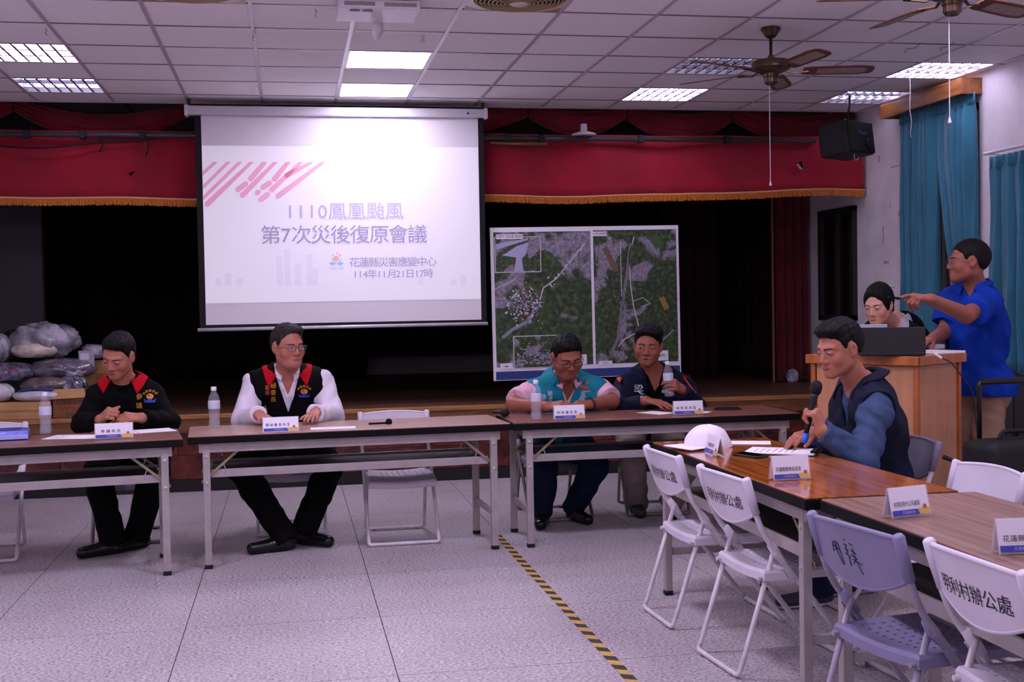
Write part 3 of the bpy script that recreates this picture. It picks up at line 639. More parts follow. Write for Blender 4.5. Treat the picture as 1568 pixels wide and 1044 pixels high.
MB().add([(x0+.17, -.0052, z0+.012), (x0+.25, -.0052, z0+.012), (x0+.24, -.0052, z0+.12), (x0+.28, -.0052, z0+.16), (x0+.30, -.0052, z0+.26), (x0+.2, -.0052, z0+.23), (x0+.07, -.0052, z0+.15), (x0+.19, -.0052, z0+.13)], [tuple(range(8))]).add([(x0+.01, -.0052, z0+.2), (x0+.3, -.0052, z0+.28), (x0+.3, -.0052, z0+.296), (x0+.01, -.0052, z0+.25)], [(0, 1, 2, 3)]).build('inset_river', riv, io)
x0, x1, z0, z1, io = inset(.105, .36, .075, .29, am4, 'inset_photo')
o = MB()
for k in range(120):
    c = Vector((x0+.04+random.random()*(x1-x0-.08), -.0052, z0+.03+abs(random.gauss(0, .07)))); 
    if c.z > z1-.03: continue
    s = random.uniform(.004, .011); o.add([c+Vector((s, 0, s*.5)), c+Vector((-s, 0, s*.7)), c+Vector((-s, 0, -s*.4)), c+Vector((s, 0, -s*.6))], [(0, 1, 2, 3)])
o.build('inset_roofs', mat('inset_roof', (168, 160, 196), .6), io, kind='stuff')
lab_k = mat('print_black', (22, 22, 24), .6)
def maplabel(a, b, w, h, txt, ts):
    x, z = px0+(px1-px0)*a, pz0+(pz1-pz0)*b; o = MB().box(x, x+w, -.0058, -.0046, z, z+h).build('map_caption', bw_, P)
    if txt: lettering(txt, ts, frame((x+w/2, -.0062, z+h/2), (1, 0, 0), (0, 0, 1)), lab_k, o)
maplabel(.03, .925, .24, .04, '立德村 航拍圖 重點圖', .026); maplabel(.537, .935, .13, .04, '水源 航拍圖', .024); maplabel(.035, .075, .11, .05, '▬', .03); maplabel(.42, .09, .12, .085, '圖例', .03); maplabel(.86, .095, .12, .09, '圖例', .03); maplabel(.555, .08, .12, .035, '比例尺', .02)
# ================================================================== folding tables
TZ = .755
def wood(name, c1, c2, rough, coat=0., along='x'):
    return mat(name, c1, rough, noise=(4.5, .3), rgb2=c2, stretch=(.35, 9, 9) if along == 'x' else (9, .35, 9), coat=coat, spec=.45)
edge_k = mat('table_edge_black', (7, 6, 7), .55, spec=.2); steel = mat('table_steel', (168, 160, 158), .42, metal=.25, noise=(9, .12)); rub = mat('rubber', (14, 14, 14), .8)
shelf_m = mat('table_shelf', (84, 76, 76), .5, metal=.2)
brace_m = mat('brace_zinc', (160, 150, 120), .4, metal=.6); bolt_m = mat('bolt', (200, 198, 200), .3, metal=.8)
def folding_table(label, loc, rz, top_m, L=1.8, D=.6):
    t = thing('folding_table', label, 'table', loc, rz, group='folding conference tables'); h = L/2; d = D/2
    MB().box(-h+.004, h-.004, -d+.004, d-.004, TZ-.006, TZ, bev=.002).build('table_top', top_m, t)
    MB().box(-h, h, -d, d, TZ-.045, TZ-.005, bev=.005).build('edge_band', edge_k, t)
    fr = MB()
    for y in (-d+.045, d-.045): fr.box(-h+.06, h-.06, y-.014, y+.014, TZ-.098, TZ-.045, bev=.003)
    for x in (-h+.075, h-.075): fr.box(x-.014, x+.014, -d+.06, d-.06, TZ-.085, TZ-.045)
    fr.build('apron_frame', steel, t)
    for sx in (-1, 1):
        x = sx*(h-.10)
        for sy in (-1, 1):
            y = sy*(d-.045)
            lg = MB().box(x-.02, x+.02, y-.018, y+.018, .022, TZ-.05, bev=.004).build('leg', steel, t)
            MB().box(x-.022, x+.022, y-.02, y+.02, 0, .024, bev=.004).build('foot_cap', rub, lg)
            for z in (TZ-.12, TZ-.27):
                MB().lathe([(.009, 0), (.009, .004), (.005, .006)], 10, M=Matrix.Translation((x, y+sy*.018, z)) @ Matrix.Rotation(-sy*math.pi/2, 4, 'X')).build('bolt', bolt_m, lg)
            # diagonal folding brace
            br = MB().box(-.009, .009, -.0025, .0025, 0, .30, M=frame((x-sx*.20, y-sy*.024, TZ-.075), (0, 0, 1), (0, 1, 0), Vector((sx*.19, 0, -.16)).normalized())).build('brace', brace_m, t)
            MB().tube([(x-sx*.09, y-sy*.03, TZ-.16), (x-sx*.105, y-sy*.03, TZ-.20), (x-sx*.1, y-sy*.03, TZ-.225)], .003, 5).build('brace_latch', bolt_m, br)
        MB().box(x-.012, x+.012, -d+.06, d-.06, .20, .235, bev=.003).build('leg_cross_bar', steel, t)
    MB().box(-h+.13, h-.13, -d+.09, d-.06, TZ-.225, TZ-.215).build('under_shelf', shelf_m, t)
    for y in (-d+.085, d-.06): MB().box(-h+.125, h-.125, y-.008, y+.008, TZ-.245, TZ-.20, bev=.002).build('shelf_rail', steel, t)
    return t
v1 = wood('veneer_dark_walnut', (140, 102, 88), (112, 78, 66), .38); v2 = wood('veneer_light_brown', (186, 150, 132), (160, 124, 108), .3); v3 = wood('veneer_red_brown', (142, 94, 80), (114, 72, 60), .34)
v4 = wood('veneer_orange_teak', (186, 106, 48), (140, 72, 28), .13, .5); v5 = wood('veneer_grey_walnut', (152, 118, 102), (122, 90, 76), .33)
def tbl(a, b, sgn=1):
    """centre and angle from the two front corners a, b of the top"""
    a, b = Vector(a), Vector(b); d = (b-a).normalized(); n = Vector((-d.y, d.x)); c = (a+b)/2+n*.3; return (c.x, c.y, 0), math.atan2(d.y, d.x)
p = tbl((-2.375, 6.60), (-.585, 6.84)); folding_table('folding table at the left edge with dark brown top before the man in black', *p, v1, L=1.805)
p = tbl((-.572, 6.93), (1.285, 7.05)); folding_table('folding table with light brown top in front of the man in the white shirt', *p, v2, L=1.86)
p = tbl((1.30, 7.04), (3.12, 7.06)); folding_table('folding table with reddish brown top in front of the teal vest man', *p, v3, L=1.82)
T4 = folding_table('folding table with glossy orange teak top where the speaker sits', (2.085, 4.93, 0), math.pi/2, v4, L=1.84)
T5 = folding_table('folding table with greyish walnut top at the lower right corner', (2.122, 3.08, 0), math.pi/2-.008, v5, L=1.80)
# ================================================================== folding chairs
pw = mat('chair_plastic', (214, 206, 218), .45, noise=(5, .06)); pg = mat('chair_plastic_shaded_grey', (132, 126, 158), .45, noise=(5, .08)); pd = mat('chair_plastic_shadow', (120, 114, 134), .5)  # grey tone: shade on the handwritten chair's back is put into the colour
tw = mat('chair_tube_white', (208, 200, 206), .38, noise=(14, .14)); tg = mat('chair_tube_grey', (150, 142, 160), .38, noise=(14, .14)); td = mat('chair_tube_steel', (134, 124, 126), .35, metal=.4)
def make_chair(name, label, loc, rz, pm_, tm_, back_text=None, hand=None, group='white folding chairs'):
    t = thing(name, label, 'chair', loc, rz, group); t.scale = (1.05, 1.0, .978); hw = .205
    # main tubes: backrest sides, bend at the hinge, front legs, floor bar
    side = lambda s: [(s*hw, .245, .785), (s*hw, .205, .64), (s*hw, .17, .56), (s*hw, .10, .47), (s*hw, -.225, .04)]
    pth = fillet(side(-1)+[(-hw, -.25, .013), (hw, -.25, .013)]+side(1)[::-1], .06, 5)
    MB().tube(pth, .0115, 10).build('front_leg_frame', tm_, t, smooth=True)
    hr = .180; rs = lambda s: [(s*hr, .118, .505), (s*hr, .262, .05)]
    pth = fillet(rs(-1)+[(-hr, .278, .013), (hr, .278, .013)]+rs(1)[::-1], .055, 5)
    MB().tube(pth, .0105, 10).build('rear_leg_frame', tm_, t, smooth=True)
    for s in (-1, 1):
        MB().tube([(s*.193, .088, .455), (s*.193, .118, .492), (s*.193, .143, .528)], [.013, .020, .015], 10).build('hinge_cover', pm_, t, smooth=True)
        MB().prism([(.115, .50), (.135, .485), (.055, .375), (.035, .39)], -.002, .002, M=frame((s*.212, 0, 0), (0, 1, 0), (0, 0, 1))).build('hinge_plate', tm_, t)
        MB().tube([(s*hr, -.23, .385), (s*hr, .19, .395)], .009, 8).build('seat_rail', tm_, t)
        for yy in (-.2, .27): MB().box(s*.13-.012, s*.13+.012, yy-.05 if yy < 0 else yy-.006, yy-.035 if yy < 0 else yy+.022, 0, .012).build('foot_pad', rub if pm_ is not pw else mat('pad_grey', (150, 140, 140), .7), t)
    # perforated seat
    nx, ny = 11, 10; x0, x1, y0, y1, zt = -.192, .192, -.235, .165, .425
    o = MB(); cw, ch = (x1-x0)/nx, (y1-y0)/ny
    def zz(x, y): return zt-.010*max(0, 1-(x/.16)**2)-.02*max(0, (-.17-y)/.06)
    for i in range(nx):
        for j in range(ny):
            ax, ay = x0+i*cw, y0+j*ch; cx_, cy_ = ax+cw/2, ay+ch/2
            if 1 <= i <= nx-2 and 2 <= j <= ny-2 and (i+j) % 1 == 0:
                r = .0075; ou = [(ax, ay), (cx_, ay), (ax+cw, ay), (ax+cw, cy_), (ax+cw, ay+ch), (cx_, ay+ch), (ax, ay+ch), (ax, cy_)]
                inn = [(cx_+r*math.cos(-2.356+k*.7854), cy_+r*math.sin(-2.356+k*.7854)) for k in range(8)]
                vs = [(x, y, zz(x, y)) for x, y in ou]+[(x, y, zz(cx_, cy_)) for x, y in inn]+[(x, y, zz(cx_, cy_)-.016) for x, y in inn]
                o.add(vs, [(k, (k+1) % 8, 8+(k+1) % 8, 8+k) for k in range(8)]+[(8+k, 8+(k+1) % 8, 16+(k+1) % 8, 16+k) for k in range(8)])
            else:
                q = [(ax, ay), (ax+cw, ay), (ax+cw, ay+ch), (ax, ay+ch)]; o.add([(x, y, zz(x, y)) for x, y in q], [(0, 1, 2, 3)])
    n = 40; rim = []
    for k in range(n):  # rounded skirt round the seat
        u = k/n*4; e = int(u); f = u-e
        c = [(x0+(x1-x0)*f, y0), (x1, y0+(y1-y0)*f), (x1-(x1-x0)*f, y1), (x0, y1-(y1-y0)*f)][e]; rim.append(c)
    for k in range(n):
        a, b = rim[k], rim[(k+1) % n]; g = lambda p_, s, z: (p_[0]*s, (p_[1]+.035)*s-.035, z)
        o.add([g(a, 1, zz(*a)), g(b, 1, zz(*b)), g(b, 1.035, zz(*b)-.012), g(a, 1.035, zz(*a)-.012)], [(0, 1, 2, 3)])
        o.add([g(a, 1.035, zz(*a)-.012), g(b, 1.035, zz(*b)-.012), g(b, 1.03, zz(*b)-.042), g(a, 1.03, zz(*a)-.042)], [(0, 1, 2, 3)])
    st_ = o.build('seat', pm_, t, smooth=True, angle=40)
    # backrest: bowed panel with arched lower edge and sleeves round the tubes
    def bf(u, v):
        x = (u-.5)*2; lo = .652-.058*(1-x*x); hi = .782+.012*(1-x*x); z = lo+(hi-lo)*v
        y = .245-(.785-z)*.275+.030*(1-x*x)
        return (x*.196, y, z)
    bk_ = MB().sheet(bf, 14, 6, .011).build('backrest', pm_, t, smooth=True, angle=50)
    rimp = [bf(k/14, 1) for k in range(15)]; MB().tube([(x, y, z) for x, y, z in rimp], .0085, 8).build('top_rim', pm_, bk_, smooth=True)
    rimp = [bf(k/14, 0) for k in range(15)]; MB().tube(rimp, .0075, 8).build('bottom_rim', pm_, bk_, smooth=True)
    for s in (-1, 1): MB().tube([(s*hw, .250, .797), (s*hw, .247, .79), (s*hw, .232, .735), (s*hw, .207, .655)], [.013, .0185, .018, .0155], 10).build('tube_sleeve', pm_, bk_, smooth=True)
    if back_text:
        me = text_mesh(back_text, .046)
        xs_ = [v.co.x for v in me.vertices]; w = max(xs_)-min(xs_); c = (max(xs_)+min(xs_))/2
        for v in me.vertices:
            x = -(v.co.x-c)/w*.30; z = .685+v.co.y*1.25
            u = x/.196; y = .245-(.785-z)*.275+.030*(1-u*u)+.0075
            v.co = Vector((x, y, z))
        me.materials.clear(); me.materials.append(mat('stencil_black', (26, 22, 26), .7)); put('stencil_lettering', me, bk_)
    if hand:
        for q in hand: q = [(.028+(a_-.02)*.72, .692+(b_-.66)*.72) for a_, b_ in q]; MB().tube([(lambda x, z: (x, .245-(.785-z)*.275+.030*(1-(x/.196)**2)+.0065, z))(*pq) for pq in q], .0016, 5).build('handwritten_stroke', mat('marker_ink', (40, 34, 60), .7), bk_)
    return t
hand_c = []
for q in (((.10, .70), (.105, .66)), ((.10, .70), (.085, .71), (.08, .67), (.10, .665)), ((.095, .685), (.085, .685)), ((.07, .71), (.072, .66), (.05, .61)), ((.07, .71), (.055, .705), (.04, .61)), ((.065, .68), (.053, .675)),
          ((.0, .735), (-.004, .728)), ((.012, .71), (-.012, .708)), ((.008, .69), (-.012, .685)), ((.0, .71), (-.004, .66)), ((.01, .67), (-.018, .655)), ((-.008, .655), (-.01, .615)), ((-.03, .72), (-.05, .715)), ((-.03, .69), (-.06, .68)), ((-.025, .67), (-.06, .655)), ((-.03, .65), (-.085, .635)), ((-.045, .70), (-.05, .65), (-.075, .59)), ((-.055, .66), (-.03, .63))):
    hand_c.append(q)
# chairs along the near side of the right tables (sitters would face +X, so the backs look at the camera)
make_chair('folding_chair', 'white folding chair with stencilled back, farthest along the teak table', (1.915, 5.32, 0), math.pi/2+.04, pw, tw, '明利村辦公處')
make_chair('folding_chair', 'white folding chair with stencilled back, before the orange teak table end', (1.935, 4.60, 0), math.pi/2+.08, pw, tw, '明利村辦公處')
make_chair('folding_chair', 'folding chair darkened to grey-lilac for shade, with two handwritten characters on its back', (1.915, 3.45, 0), math.pi/2+.17, pg, tg, None, hand_c)
make_chair('folding_chair', 'white stencilled folding chair cut off at the lower right corner', (2.012, 2.91, 0), math.pi/2+.02, pw, tw, '明利村辦公處')
# chairs beyond the right tables
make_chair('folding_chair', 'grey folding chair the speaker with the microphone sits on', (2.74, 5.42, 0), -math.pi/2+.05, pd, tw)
make_chair('folding_chair', 'empty white folding chair beyond the walnut table by the suitcase', (2.50, 4.375, 0), -math.pi/2+.08, pw, tw)
# chairs behind the front row of tables
make_chair('folding_chair', 'empty white folding chair behind the light brown table', (.66, 7.60, 0), .02, pw, tw)
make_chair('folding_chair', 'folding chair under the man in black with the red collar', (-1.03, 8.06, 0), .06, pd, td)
make_chair('folding_chair', 'folding chair under the man in white shirt and black vest', (-.01, 8.10, 0), .0, pw, tw)
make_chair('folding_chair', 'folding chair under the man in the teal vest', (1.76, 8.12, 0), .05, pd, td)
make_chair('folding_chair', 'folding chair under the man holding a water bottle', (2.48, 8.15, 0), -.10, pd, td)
make_chair('folding_chair', 'white folding chair half cut off behind the leftmost table', (-1.835, 7.70, 0), .06, pw, tw)
# ================================================================== lectern
th = math.radians(57); LB = Vector((3.25, 5.87)); fd = Vector((-math.cos(th), math.sin(th))); sdv = Vector((math.sin(th), math.cos(th)))
lec = thing('lectern', 'light wood lectern cabinet with laptops on top', 'lectern', (LB.x, LB.y, 0), math.atan2(sdv.y, sdv.x))
# local frame: x along the side (to the back), y along the front (to the left in the photo)
lw = mat('lectern_veneer', (196, 138, 98), .4, noise=(6, .1), stretch=(4, 4, .5)); lt = mat('lectern_trim', (176, 98, 44), .35, noise=(6, .25), stretch=(3, 3, .6))
FW, SW = .625, .46
MB().box(.012, SW-.01, .012, FW-.012, .05, 1.09).build('carcass', lw, lec)
MB().box(0, .014, .02, FW-.02, .05, 1.095).build('front_panel', lw, lec); MB().box(.02, SW-.02, 0, .014, .05, 1.095).build('side_panel', lw, lec)
for x, y in ((0, 0), (0, FW), (SW, 0)): MB().box(x-.012 if x == 0 else x-.014, x+.014, y-.012 if y == 0 else y-.014, y+.014, .0, 1.10, bev=.004).build('corner_trim', lt, lec)
MB().box(-.03, SW+.03, -.03, FW+.03, 1.10, 1.125, bev=.006).build('top_board', lw, lec)
tr = MB().box(-.034, -.02, -.034, FW+.034, 1.10, 1.15, bev=.004).box(-.034, SW+.034, -.034, -.02, 1.10, 1.15, bev=.004).box(-.02, SW+.034, FW+.02, FW+.034, 1.10, 1.15, bev=.004).build('top_edge', lt, lec)
MB().box(-.02, SW+.02, -.02, FW+.02, 1.125, 1.148).build('writing_top', lw, lec)
MB().box(-.008, SW, -.008, FW, 0, .05).build('plinth', mat('plinth_dark', (60, 40, 30), .6), lec)
# ================================================================== things on the tables
TI = TZ; TZ = TI+.0012
paper_m = mat('paper', (244, 240, 246), .6); ink = mat('print_grey', (90, 86, 110), .7); card_w = mat('card_paper', (244, 238, 248), .5)
acry = mat('acrylic', (236, 236, 244), .08, alpha=.14, spec=.8); cblue = mat('card_blue', (70, 72, 168), .5); cyel = mat('card_yellow', (216, 178, 96), .5); cred = mat('card_red', (190, 90, 90), .5)
def name_card(label, loc, rz, txt, clear=False, w=.205, h=.088):
    t = thing('name_card', label, 'name card', loc, rz, 'name cards on the tables'); a = .46; dp = h*math.tan(a)*.5
    F = frame((0, -dp, .001), (1, 0, 0), (0, math.sin(a*.5)*1.0, math.cos(a*.5))); Bk = frame((0, dp, .001), (-1, 0, 0), (0, -math.sin(a*.5), math.cos(a*.5)))
    hh = h
    MB().box(-w/2, w/2, 0, hh, -.001, .001, M=F).build('front_sheet', acry, t); MB().box(-w/2, w/2, 0, hh, -.001, .001, M=Bk).build('back_sheet', acry if not clear else acry, t)
    pr = MB().box(-w/2+.004, w/2-.004, .004, hh-.002, -.0022, -.0012, M=F).build('card_paper', card_w, t)
    MB().box(-w/2+.004, w/2-.004, .004, hh-.002, -.0022, -.0012, M=Bk).build('card_paper', card_w, t)
    MB().prism([(-w/2+.006, .006), (w*.21, .006), (w*.16, .024), (-w/2+.006, .024)], .0012, .0016, M=F).build('blue_band', cblue, pr)
    MB().prism([(w*.22, .006), (w/2-.006, .006), (w/2-.006, .026), (w*.17, .026)], .0012, .0016, M=F).build('yellow_patch', cyel, pr)
    MB().lathe([(.008, 0), (.008, .0004)], 12, M=F @ Matrix.Translation((w*.36, .03, .0016))).build('card_emblem', cred, pr)
    me = text_mesh(txt, .019); xs_ = [v.co.x for v in me.vertices]; k = (w*.66)/(max(xs_)-min(xs_)); c = (max(xs_)+min(xs_))/2
    for v in me.vertices: v.co = F @ Vector(((v.co.x-c)*min(k, 1.15)-w*.08, v.co.y+.042, .0018))
    me.materials.clear(); me.materials.append(lab_k); put('card_lettering', me, pr)
    me = text_mesh('花蓮縣政府', .011)
    for v in me.vertices: v.co = F @ Vector((v.co.x-.01, v.co.y+.0145, .0019))
    me.materials.clear(); me.materials.append(mat('band_print', (170, 170, 220), .6)); put('card_lettering', me, pr)
    return t
name_card('clear acrylic name card in front of the man in black', (-.968, 6.975, TZ), .13, '參 議 先 生', True)
name_card('white name card in front of the man in white sleeves', (-.06, 7.005, TZ), .065, '顏 秘 書 長 先 生')
name_card('white name card in front of the man in the teal vest', (1.665, 7.16, TZ), .02, '徐 秘 書 先 生', w=.195)
name_card('white name card in front of the man holding the bottle', (2.43, 7.185, TZ), .0, '梁 先 生 先 生', w=.195)
name_card('name card turned edge-on beside the white cap', (1.905, 5.26, TZ), -1.65, '花蓮縣政府')
name_card('name card near the clipboard on the glossy teak table', (1.915, 4.44, TZ), .03, '花蓮縣警察局長官', w=.16, h=.098)
name_card('name card standing alone on the walnut table', (1.945, 3.585, TZ), .25, '台灣自來水公司處長', w=.165, h=.098)
name_card('name card cut off by the right edge on the walnut table', (1.965, 2.985, TZ), -.1, '花蓮縣政府', w=.165, h=.098)
def paper(label, loc, rz, w=.21, l=.297, n=1, cat='paper', tri=None, lines=0):
    t = MB(); t.box(-w/2, w/2, -l/2, l/2, 0, .0012*n)
    o = t.build('paper_sheet', paper_m, label=label, cat=cat, loc=loc, rot=(0, 0, rz))
    if lines:
        for k in range(lines): MB().box(-w/2+.02, w/2-.02-random.uniform(0, .06), l/2-.04-k*.022, l/2-.036-k*.022, .0012*n, .0012*n+.0004).build('printed_line', ink, o)
    return o
paper('white paper lying left of the clear name card', (-1.20, 7.13, TZ), 1.35, lines=3)
paper('white paper lying right of the clear name card', (-.83, 7.33, TZ), 1.9, lines=3)
paper('folded white paper beside the hands of the man in white sleeves', (.24, 7.12, TZ), 1.55, w=.13, l=.26)
paper('white paper under the resting hand of the navy jacket man', (2.28, 7.36, TZ), .5, w=.15, l=.21)
paper('white paper corner behind the rightmost front name card', (2.56, 7.30, TZ), -.6, w=.1, l=.12)
paper('white paper lying behind the white cap', (2.22, 5.64, TZ+.001), 1.2, w=.15, l=.21)
pet = mat('pet_clear', (236, 236, 248), .05, alpha=.12, spec=.9); water = mat('bottle_water', (206, 212, 232), .04, alpha=.13, spec=.8)
blab = mat('bottle_label', (214, 214, 232), .4, alpha=.9); capm = mat('bottle_cap', (232, 230, 238), .4)
def bottle(label, loc, tilt=None, h=1.0):
    t = thing('water_bottle', label, 'bottle', loc, 0, 'clear plastic water bottles')
    if tilt: t.rotation_euler = tilt
    pr = [(.0, .001), (.026, .001), (.031, .006), (.032, .03), (.029, .05), (.0285, .062), (.032, .085), (.0325, .15), (.029, .172), (.018, .196), (.0125, .204), (.0125, .214)]
    MB().lathe([(r*h, z*h) for r, z in pr], 20).build('bottle_shell', pet, t, smooth=True)
    MB().lathe([(0, .004*h)]+[(r*h-.002, z*h) for r, z in pr[2:8]]+[(0, .151*h)], 18).build('water_fill', water, t, smooth=True)
    MB().lathe([(.0330*h, .105*h), (.0333*h, .107*h), (.0333*h, .148*h), (.0330*h, .15*h)], 20).build('paper_label', blab, t, smooth=True)
    MB().lathe([(.0145*h, .207*h), (.015*h, .209*h), (.015*h, .226*h), (.013*h, .229*h), (0, .229*h)], 18).build('screw_cap', capm, t, smooth=True)
    return t
bottle('water bottle on the leftmost table beside the blue folder', (-1.40, 7.36, TZ), h=1.06)
bottle('water bottle at the left end of the light brown table', (-.452, 7.42, TZ), h=1.06)
bottle('water bottle in front of the teal vest man', (1.469, 7.20, TZ), h=1.06)
# blue plastic folder bag
bl = mat('blue_plastic', (120, 132, 220), .25, noise=(20, .3), coat=.4); t = thing('document_bag', 'translucent blue plastic document bag at the left edge of the table', 'bag', (-1.615, 7.17, TZ), .15)
MB().box(-.16, .16, -.12, .12, 0, .05, bev=.02).build('bag_body', bl, t, smooth=True); MB().box(-.15, .12, -.10, .08, .05, .054).build('bag_window', mat('blue_plastic_dark', (78, 88, 176), .25, coat=.4), t); MB().box(-.16, .16, -.127, -.118, .005, .03, bev=.003).build('bag_fold', mat('blue_plastic_pale', (168, 172, 240), .3), t)
# microphones on the front tables
t = thing('conference_microphone', 'small black handset with round knob on the light brown table', 'microphone', (.575, 7.24, TZ), .1)
MB().tube([(-.12, .01, .007), (-.01, 0, .008)], .0065, 8).build('stem', edge_k, t); MB().lathe([(0, 0), (.018, .002), (.021, .014), (.016, .028), (.006, .034), (0, .035)], 16).build('knob', edge_k, t, smooth=True)
def mic_mesh(t, M):
    MB().tube([M @ Vector(p) for p in ((0, 0, -.19), (0, 0, -.14), (0, 0, -.02), (0, 0, .0))], [.0115, .013, .0165, .019], 14).build('microphone_handle', mat('mic_body', (18, 18, 20), .45), t, smooth=True)
    MB().lathe([(.0195, -.004), (.025, .006), (.027, .022), (.0265, .036), (.021, .05), (.01, .058), (0, .0595)], 18, M=M).build('windscreen', mat('mic_mesh', (26, 26, 28), .55, metal=.5, bump=(500, .5)), t, smooth=True)
    MB().lathe([(.0205, -.002), (.0215, 0), (.0205, .003)], 18, M=M).build('ring', td, t, smooth=True)
t = thing('handheld_microphone', 'black handheld microphone lying at the joint of the two front tables', 'microphone', (1.31, 7.50, TZ))
mic_mesh(t, frame((.0, -.05, .027), (1, 0, 0), (0, .06, .99), (.16, -.98, .06)) @ Matrix.Identity(4))
# phones
def phone(label, loc, rz, case=(20, 20, 22)):
    t = thing('mobile_phone', label, 'phone', loc, rz, 'mobile phones on the tables')
    MB().box(-.04, .04, -.08, .08, 0, .011, bev=.006).build('phone_case', mat('phone_case_%d' % case[0], case, .4), t); MB().box(-.036, .036, -.076, .076, .011, .0116).build('phone_screen', mat('phone_glass', (12, 12, 14), .06), t)
phone('black phone lying at the right end of the reddish table', (2.775, 7.42, TZ), 1.5); phone('dark phone beside the clipboard on the teak table', (2.035, 5.155, TZ), .35, (44, 40, 38))
# clipboard
c = at(1190, 691, z=TZ); t = thing('clipboard', 'clipboard with white sheets and black clip on the teak table', 'clipboard', (2.225, 5.25, TZ), 1.0)
MB().box(-.12, .12, -.17, .17, 0, .004, bev=.001).build('board', mat('clip_board_dark', (40, 46, 44), .5), t)
s_ = MB().box(-.112, .108, -.162, .155, .004, .008).build('paper_sheets', paper_m, t)
for k in range(7): MB().box(-.08, .07-random.uniform(0, .05), .11-k*.028, .1135-k*.028, .008, .0083).build('printed_line', ink, s_)
MB().box(-.07, .07, -.168, -.140, .008, .018, bev=.004).build('clip', edge_k, t)
# white cap
t = thing('baseball_cap', 'white baseball cap lying on the teak table corner', 'cap', (1.975, 5.55, TZ), math.radians(196)); t.scale = (1.22, 1.22, .95)
wc = mat('cap_cotton', (232, 226, 236), .85, bump=(60, .2), noise=(8, .05))
def capf(u, v):
    a = 2*math.pi*u; b = v*math.pi/2; r = math.cos(b)**.75
    x, y, z = .098*r*math.cos(a), .083*r*math.sin(a), .112*math.sin(b)**1.05
    return (x+.006*math.sin(5*b+a*2)*(1-v), y, z+.004*math.sin(3*a+2*b))
MB().grid(capf, 28, 10, cu=True).build('crown', wc, t, smooth=True)
for k in range(6): MB().tube([(lambda q: (q[0]*1.005, q[1]*1.005, q[2]*1.003))(capf(k/6, j/10)) for j in range(10)], .0012, 5).build('crown_seam', wc, t)
MB().sheet(lambda u, v: (.075*(1-v)*math.cos((u-.5)*2.3)+v*(.085+.098*math.cos((u-.5)*2.0)), (.083+.012*v)*math.sin((u-.5)*2.5), .012-.006*v+.012*math.cos((u-.5)*3)*v), 16, 6, .004).build('bill', wc, t, smooth=True)
MB().lathe([(0, .114), (.006, .113), (.006, .11)], 10).build('top_button', wc, t)
MB().box(-.012, .012, -.018, .018, 0, .001, M=frame((.083, 0, .045), (0, 1, 0), (-.35, 0, .94))).build('cap_emblem', mat('cap_badge', (150, 146, 130), .7), t)
TZ = TI
# ================================================================== relief goods piled on the stage
card = mat('cardboard', (172, 126, 78), .8, noise=(5, .12)); card2 = mat('cardboard_pale', (196, 150, 100), .8, noise=(5, .12)); card3 = mat('cardboard_brown', (140, 92, 60), .8, noise=(5, .15))
def blob(name, label, c, r, m, seed, cat='bag', amp=.08, n=26, wrap=False, group='relief goods bags piled on the stage', sq=2.6, rz=0., tilt=0.):
    """soft stuffed bag: a squarish cushion with creases, resting on its flat underside"""
    rn = random.Random(seed); ph = [(rn.uniform(2, 6), rn.uniform(2, 6), rn.uniform(0, 6), rn.uniform(.4, 1)) for _ in range(6)]
    vs = []; nu, nv = 60, 30
    def fn(u, v):
        a = 2*math.pi*u; b = (v-.5)*math.pi
        ca, sa, cb, sb = math.cos(a), math.sin(a), math.cos(b), math.sin(b)
        p_ = lambda t_: math.copysign(abs(t_)**(2/sq), t_)
        x, y, z = p_(ca)*p_(cb), p_(sa)*p_(cb), sb
        w = sum(q[3]*math.sin(q[0]*x*2+q[1]*y*2+q[2]+z*2) for q in ph)/3; w2 = math.sin(9*x+5*z+seed)*math.sin(8*y+3*x)+.9*abs(math.sin(11*x-7*z+3*y+seed*2+1.5*math.sin(6*y+5*z)))-.7*abs(math.sin(15*z+6*x+seed+2*math.sin(5*x)))
        k = 1+amp*w+amp*.35*w2
        return (x*r[0]*k, y*r[1]*k, max(-r[2]*.92, z*r[2]*k))
    o = MB(); o.grid(fn, nu, nv, cu=True)
    t = thing(name, label, cat, c, rz, group)
    if tilt: t.rotation_euler = (0, tilt, rz)
    b = o.build('bag_body', m, t, smooth=True)
    return t
clear = mat('clear_wrap', (186, 184, 196), .1, noise=(7, .6), bump=(18, 2.5), coat=1., spec=.9, alpha=.66); clear2 = mat('clear_wrap_cream', (204, 192, 176), .16, noise=(6, .4), bump=(22, 1.), coat=.7)
gre = mat('wrap_purple', (98, 96, 108), .15, noise=(7, .6), bump=(16, 2.), coat=1.); brn = mat('wrap_brown_grey', (104, 90, 86), .2, noise=(9, .45), bump=(20, 1.6), coat=.9); nav = mat('wrap_navy', (34, 36, 54), .2, noise=(14, .6), rgb2=(120, 120, 140), bump=(24, 2.), coat=.9)
blu = mat('pack_blue', (50, 70, 150), .3, noise=(8, .3), coat=.5, bump=(15, .4)); whi = mat('pack_white', (200, 196, 202), .3, noise=(6, .15), coat=.4, bump=(14, .5)); blk = mat('bag_black', (24, 22, 26), .4, coat=.3, bump=(10, .5)); pnk = mat('ribbon_pink', (196, 60, 110), .4)
def ribbon(t, pts, r=.006, m=None): MB().tube(fillet(pts, .03), r, 6, flat=.5).build('ribbon', m or pnk, t, smooth=True)
b = thing('cardboard_box', 'long flat tan cardboard box under the white packs at the stage edge', 'box', (-2.10, 10.24, ZS), .02, 'cardboard boxes on the stage')
MB().box(-.42, .22, -.17, .2, 0, .135, bev=.003).build('box_body', card2, b); MB().box(-.42, .22, -.1725, -.17, .06, .075).build('flap_line', card, b)
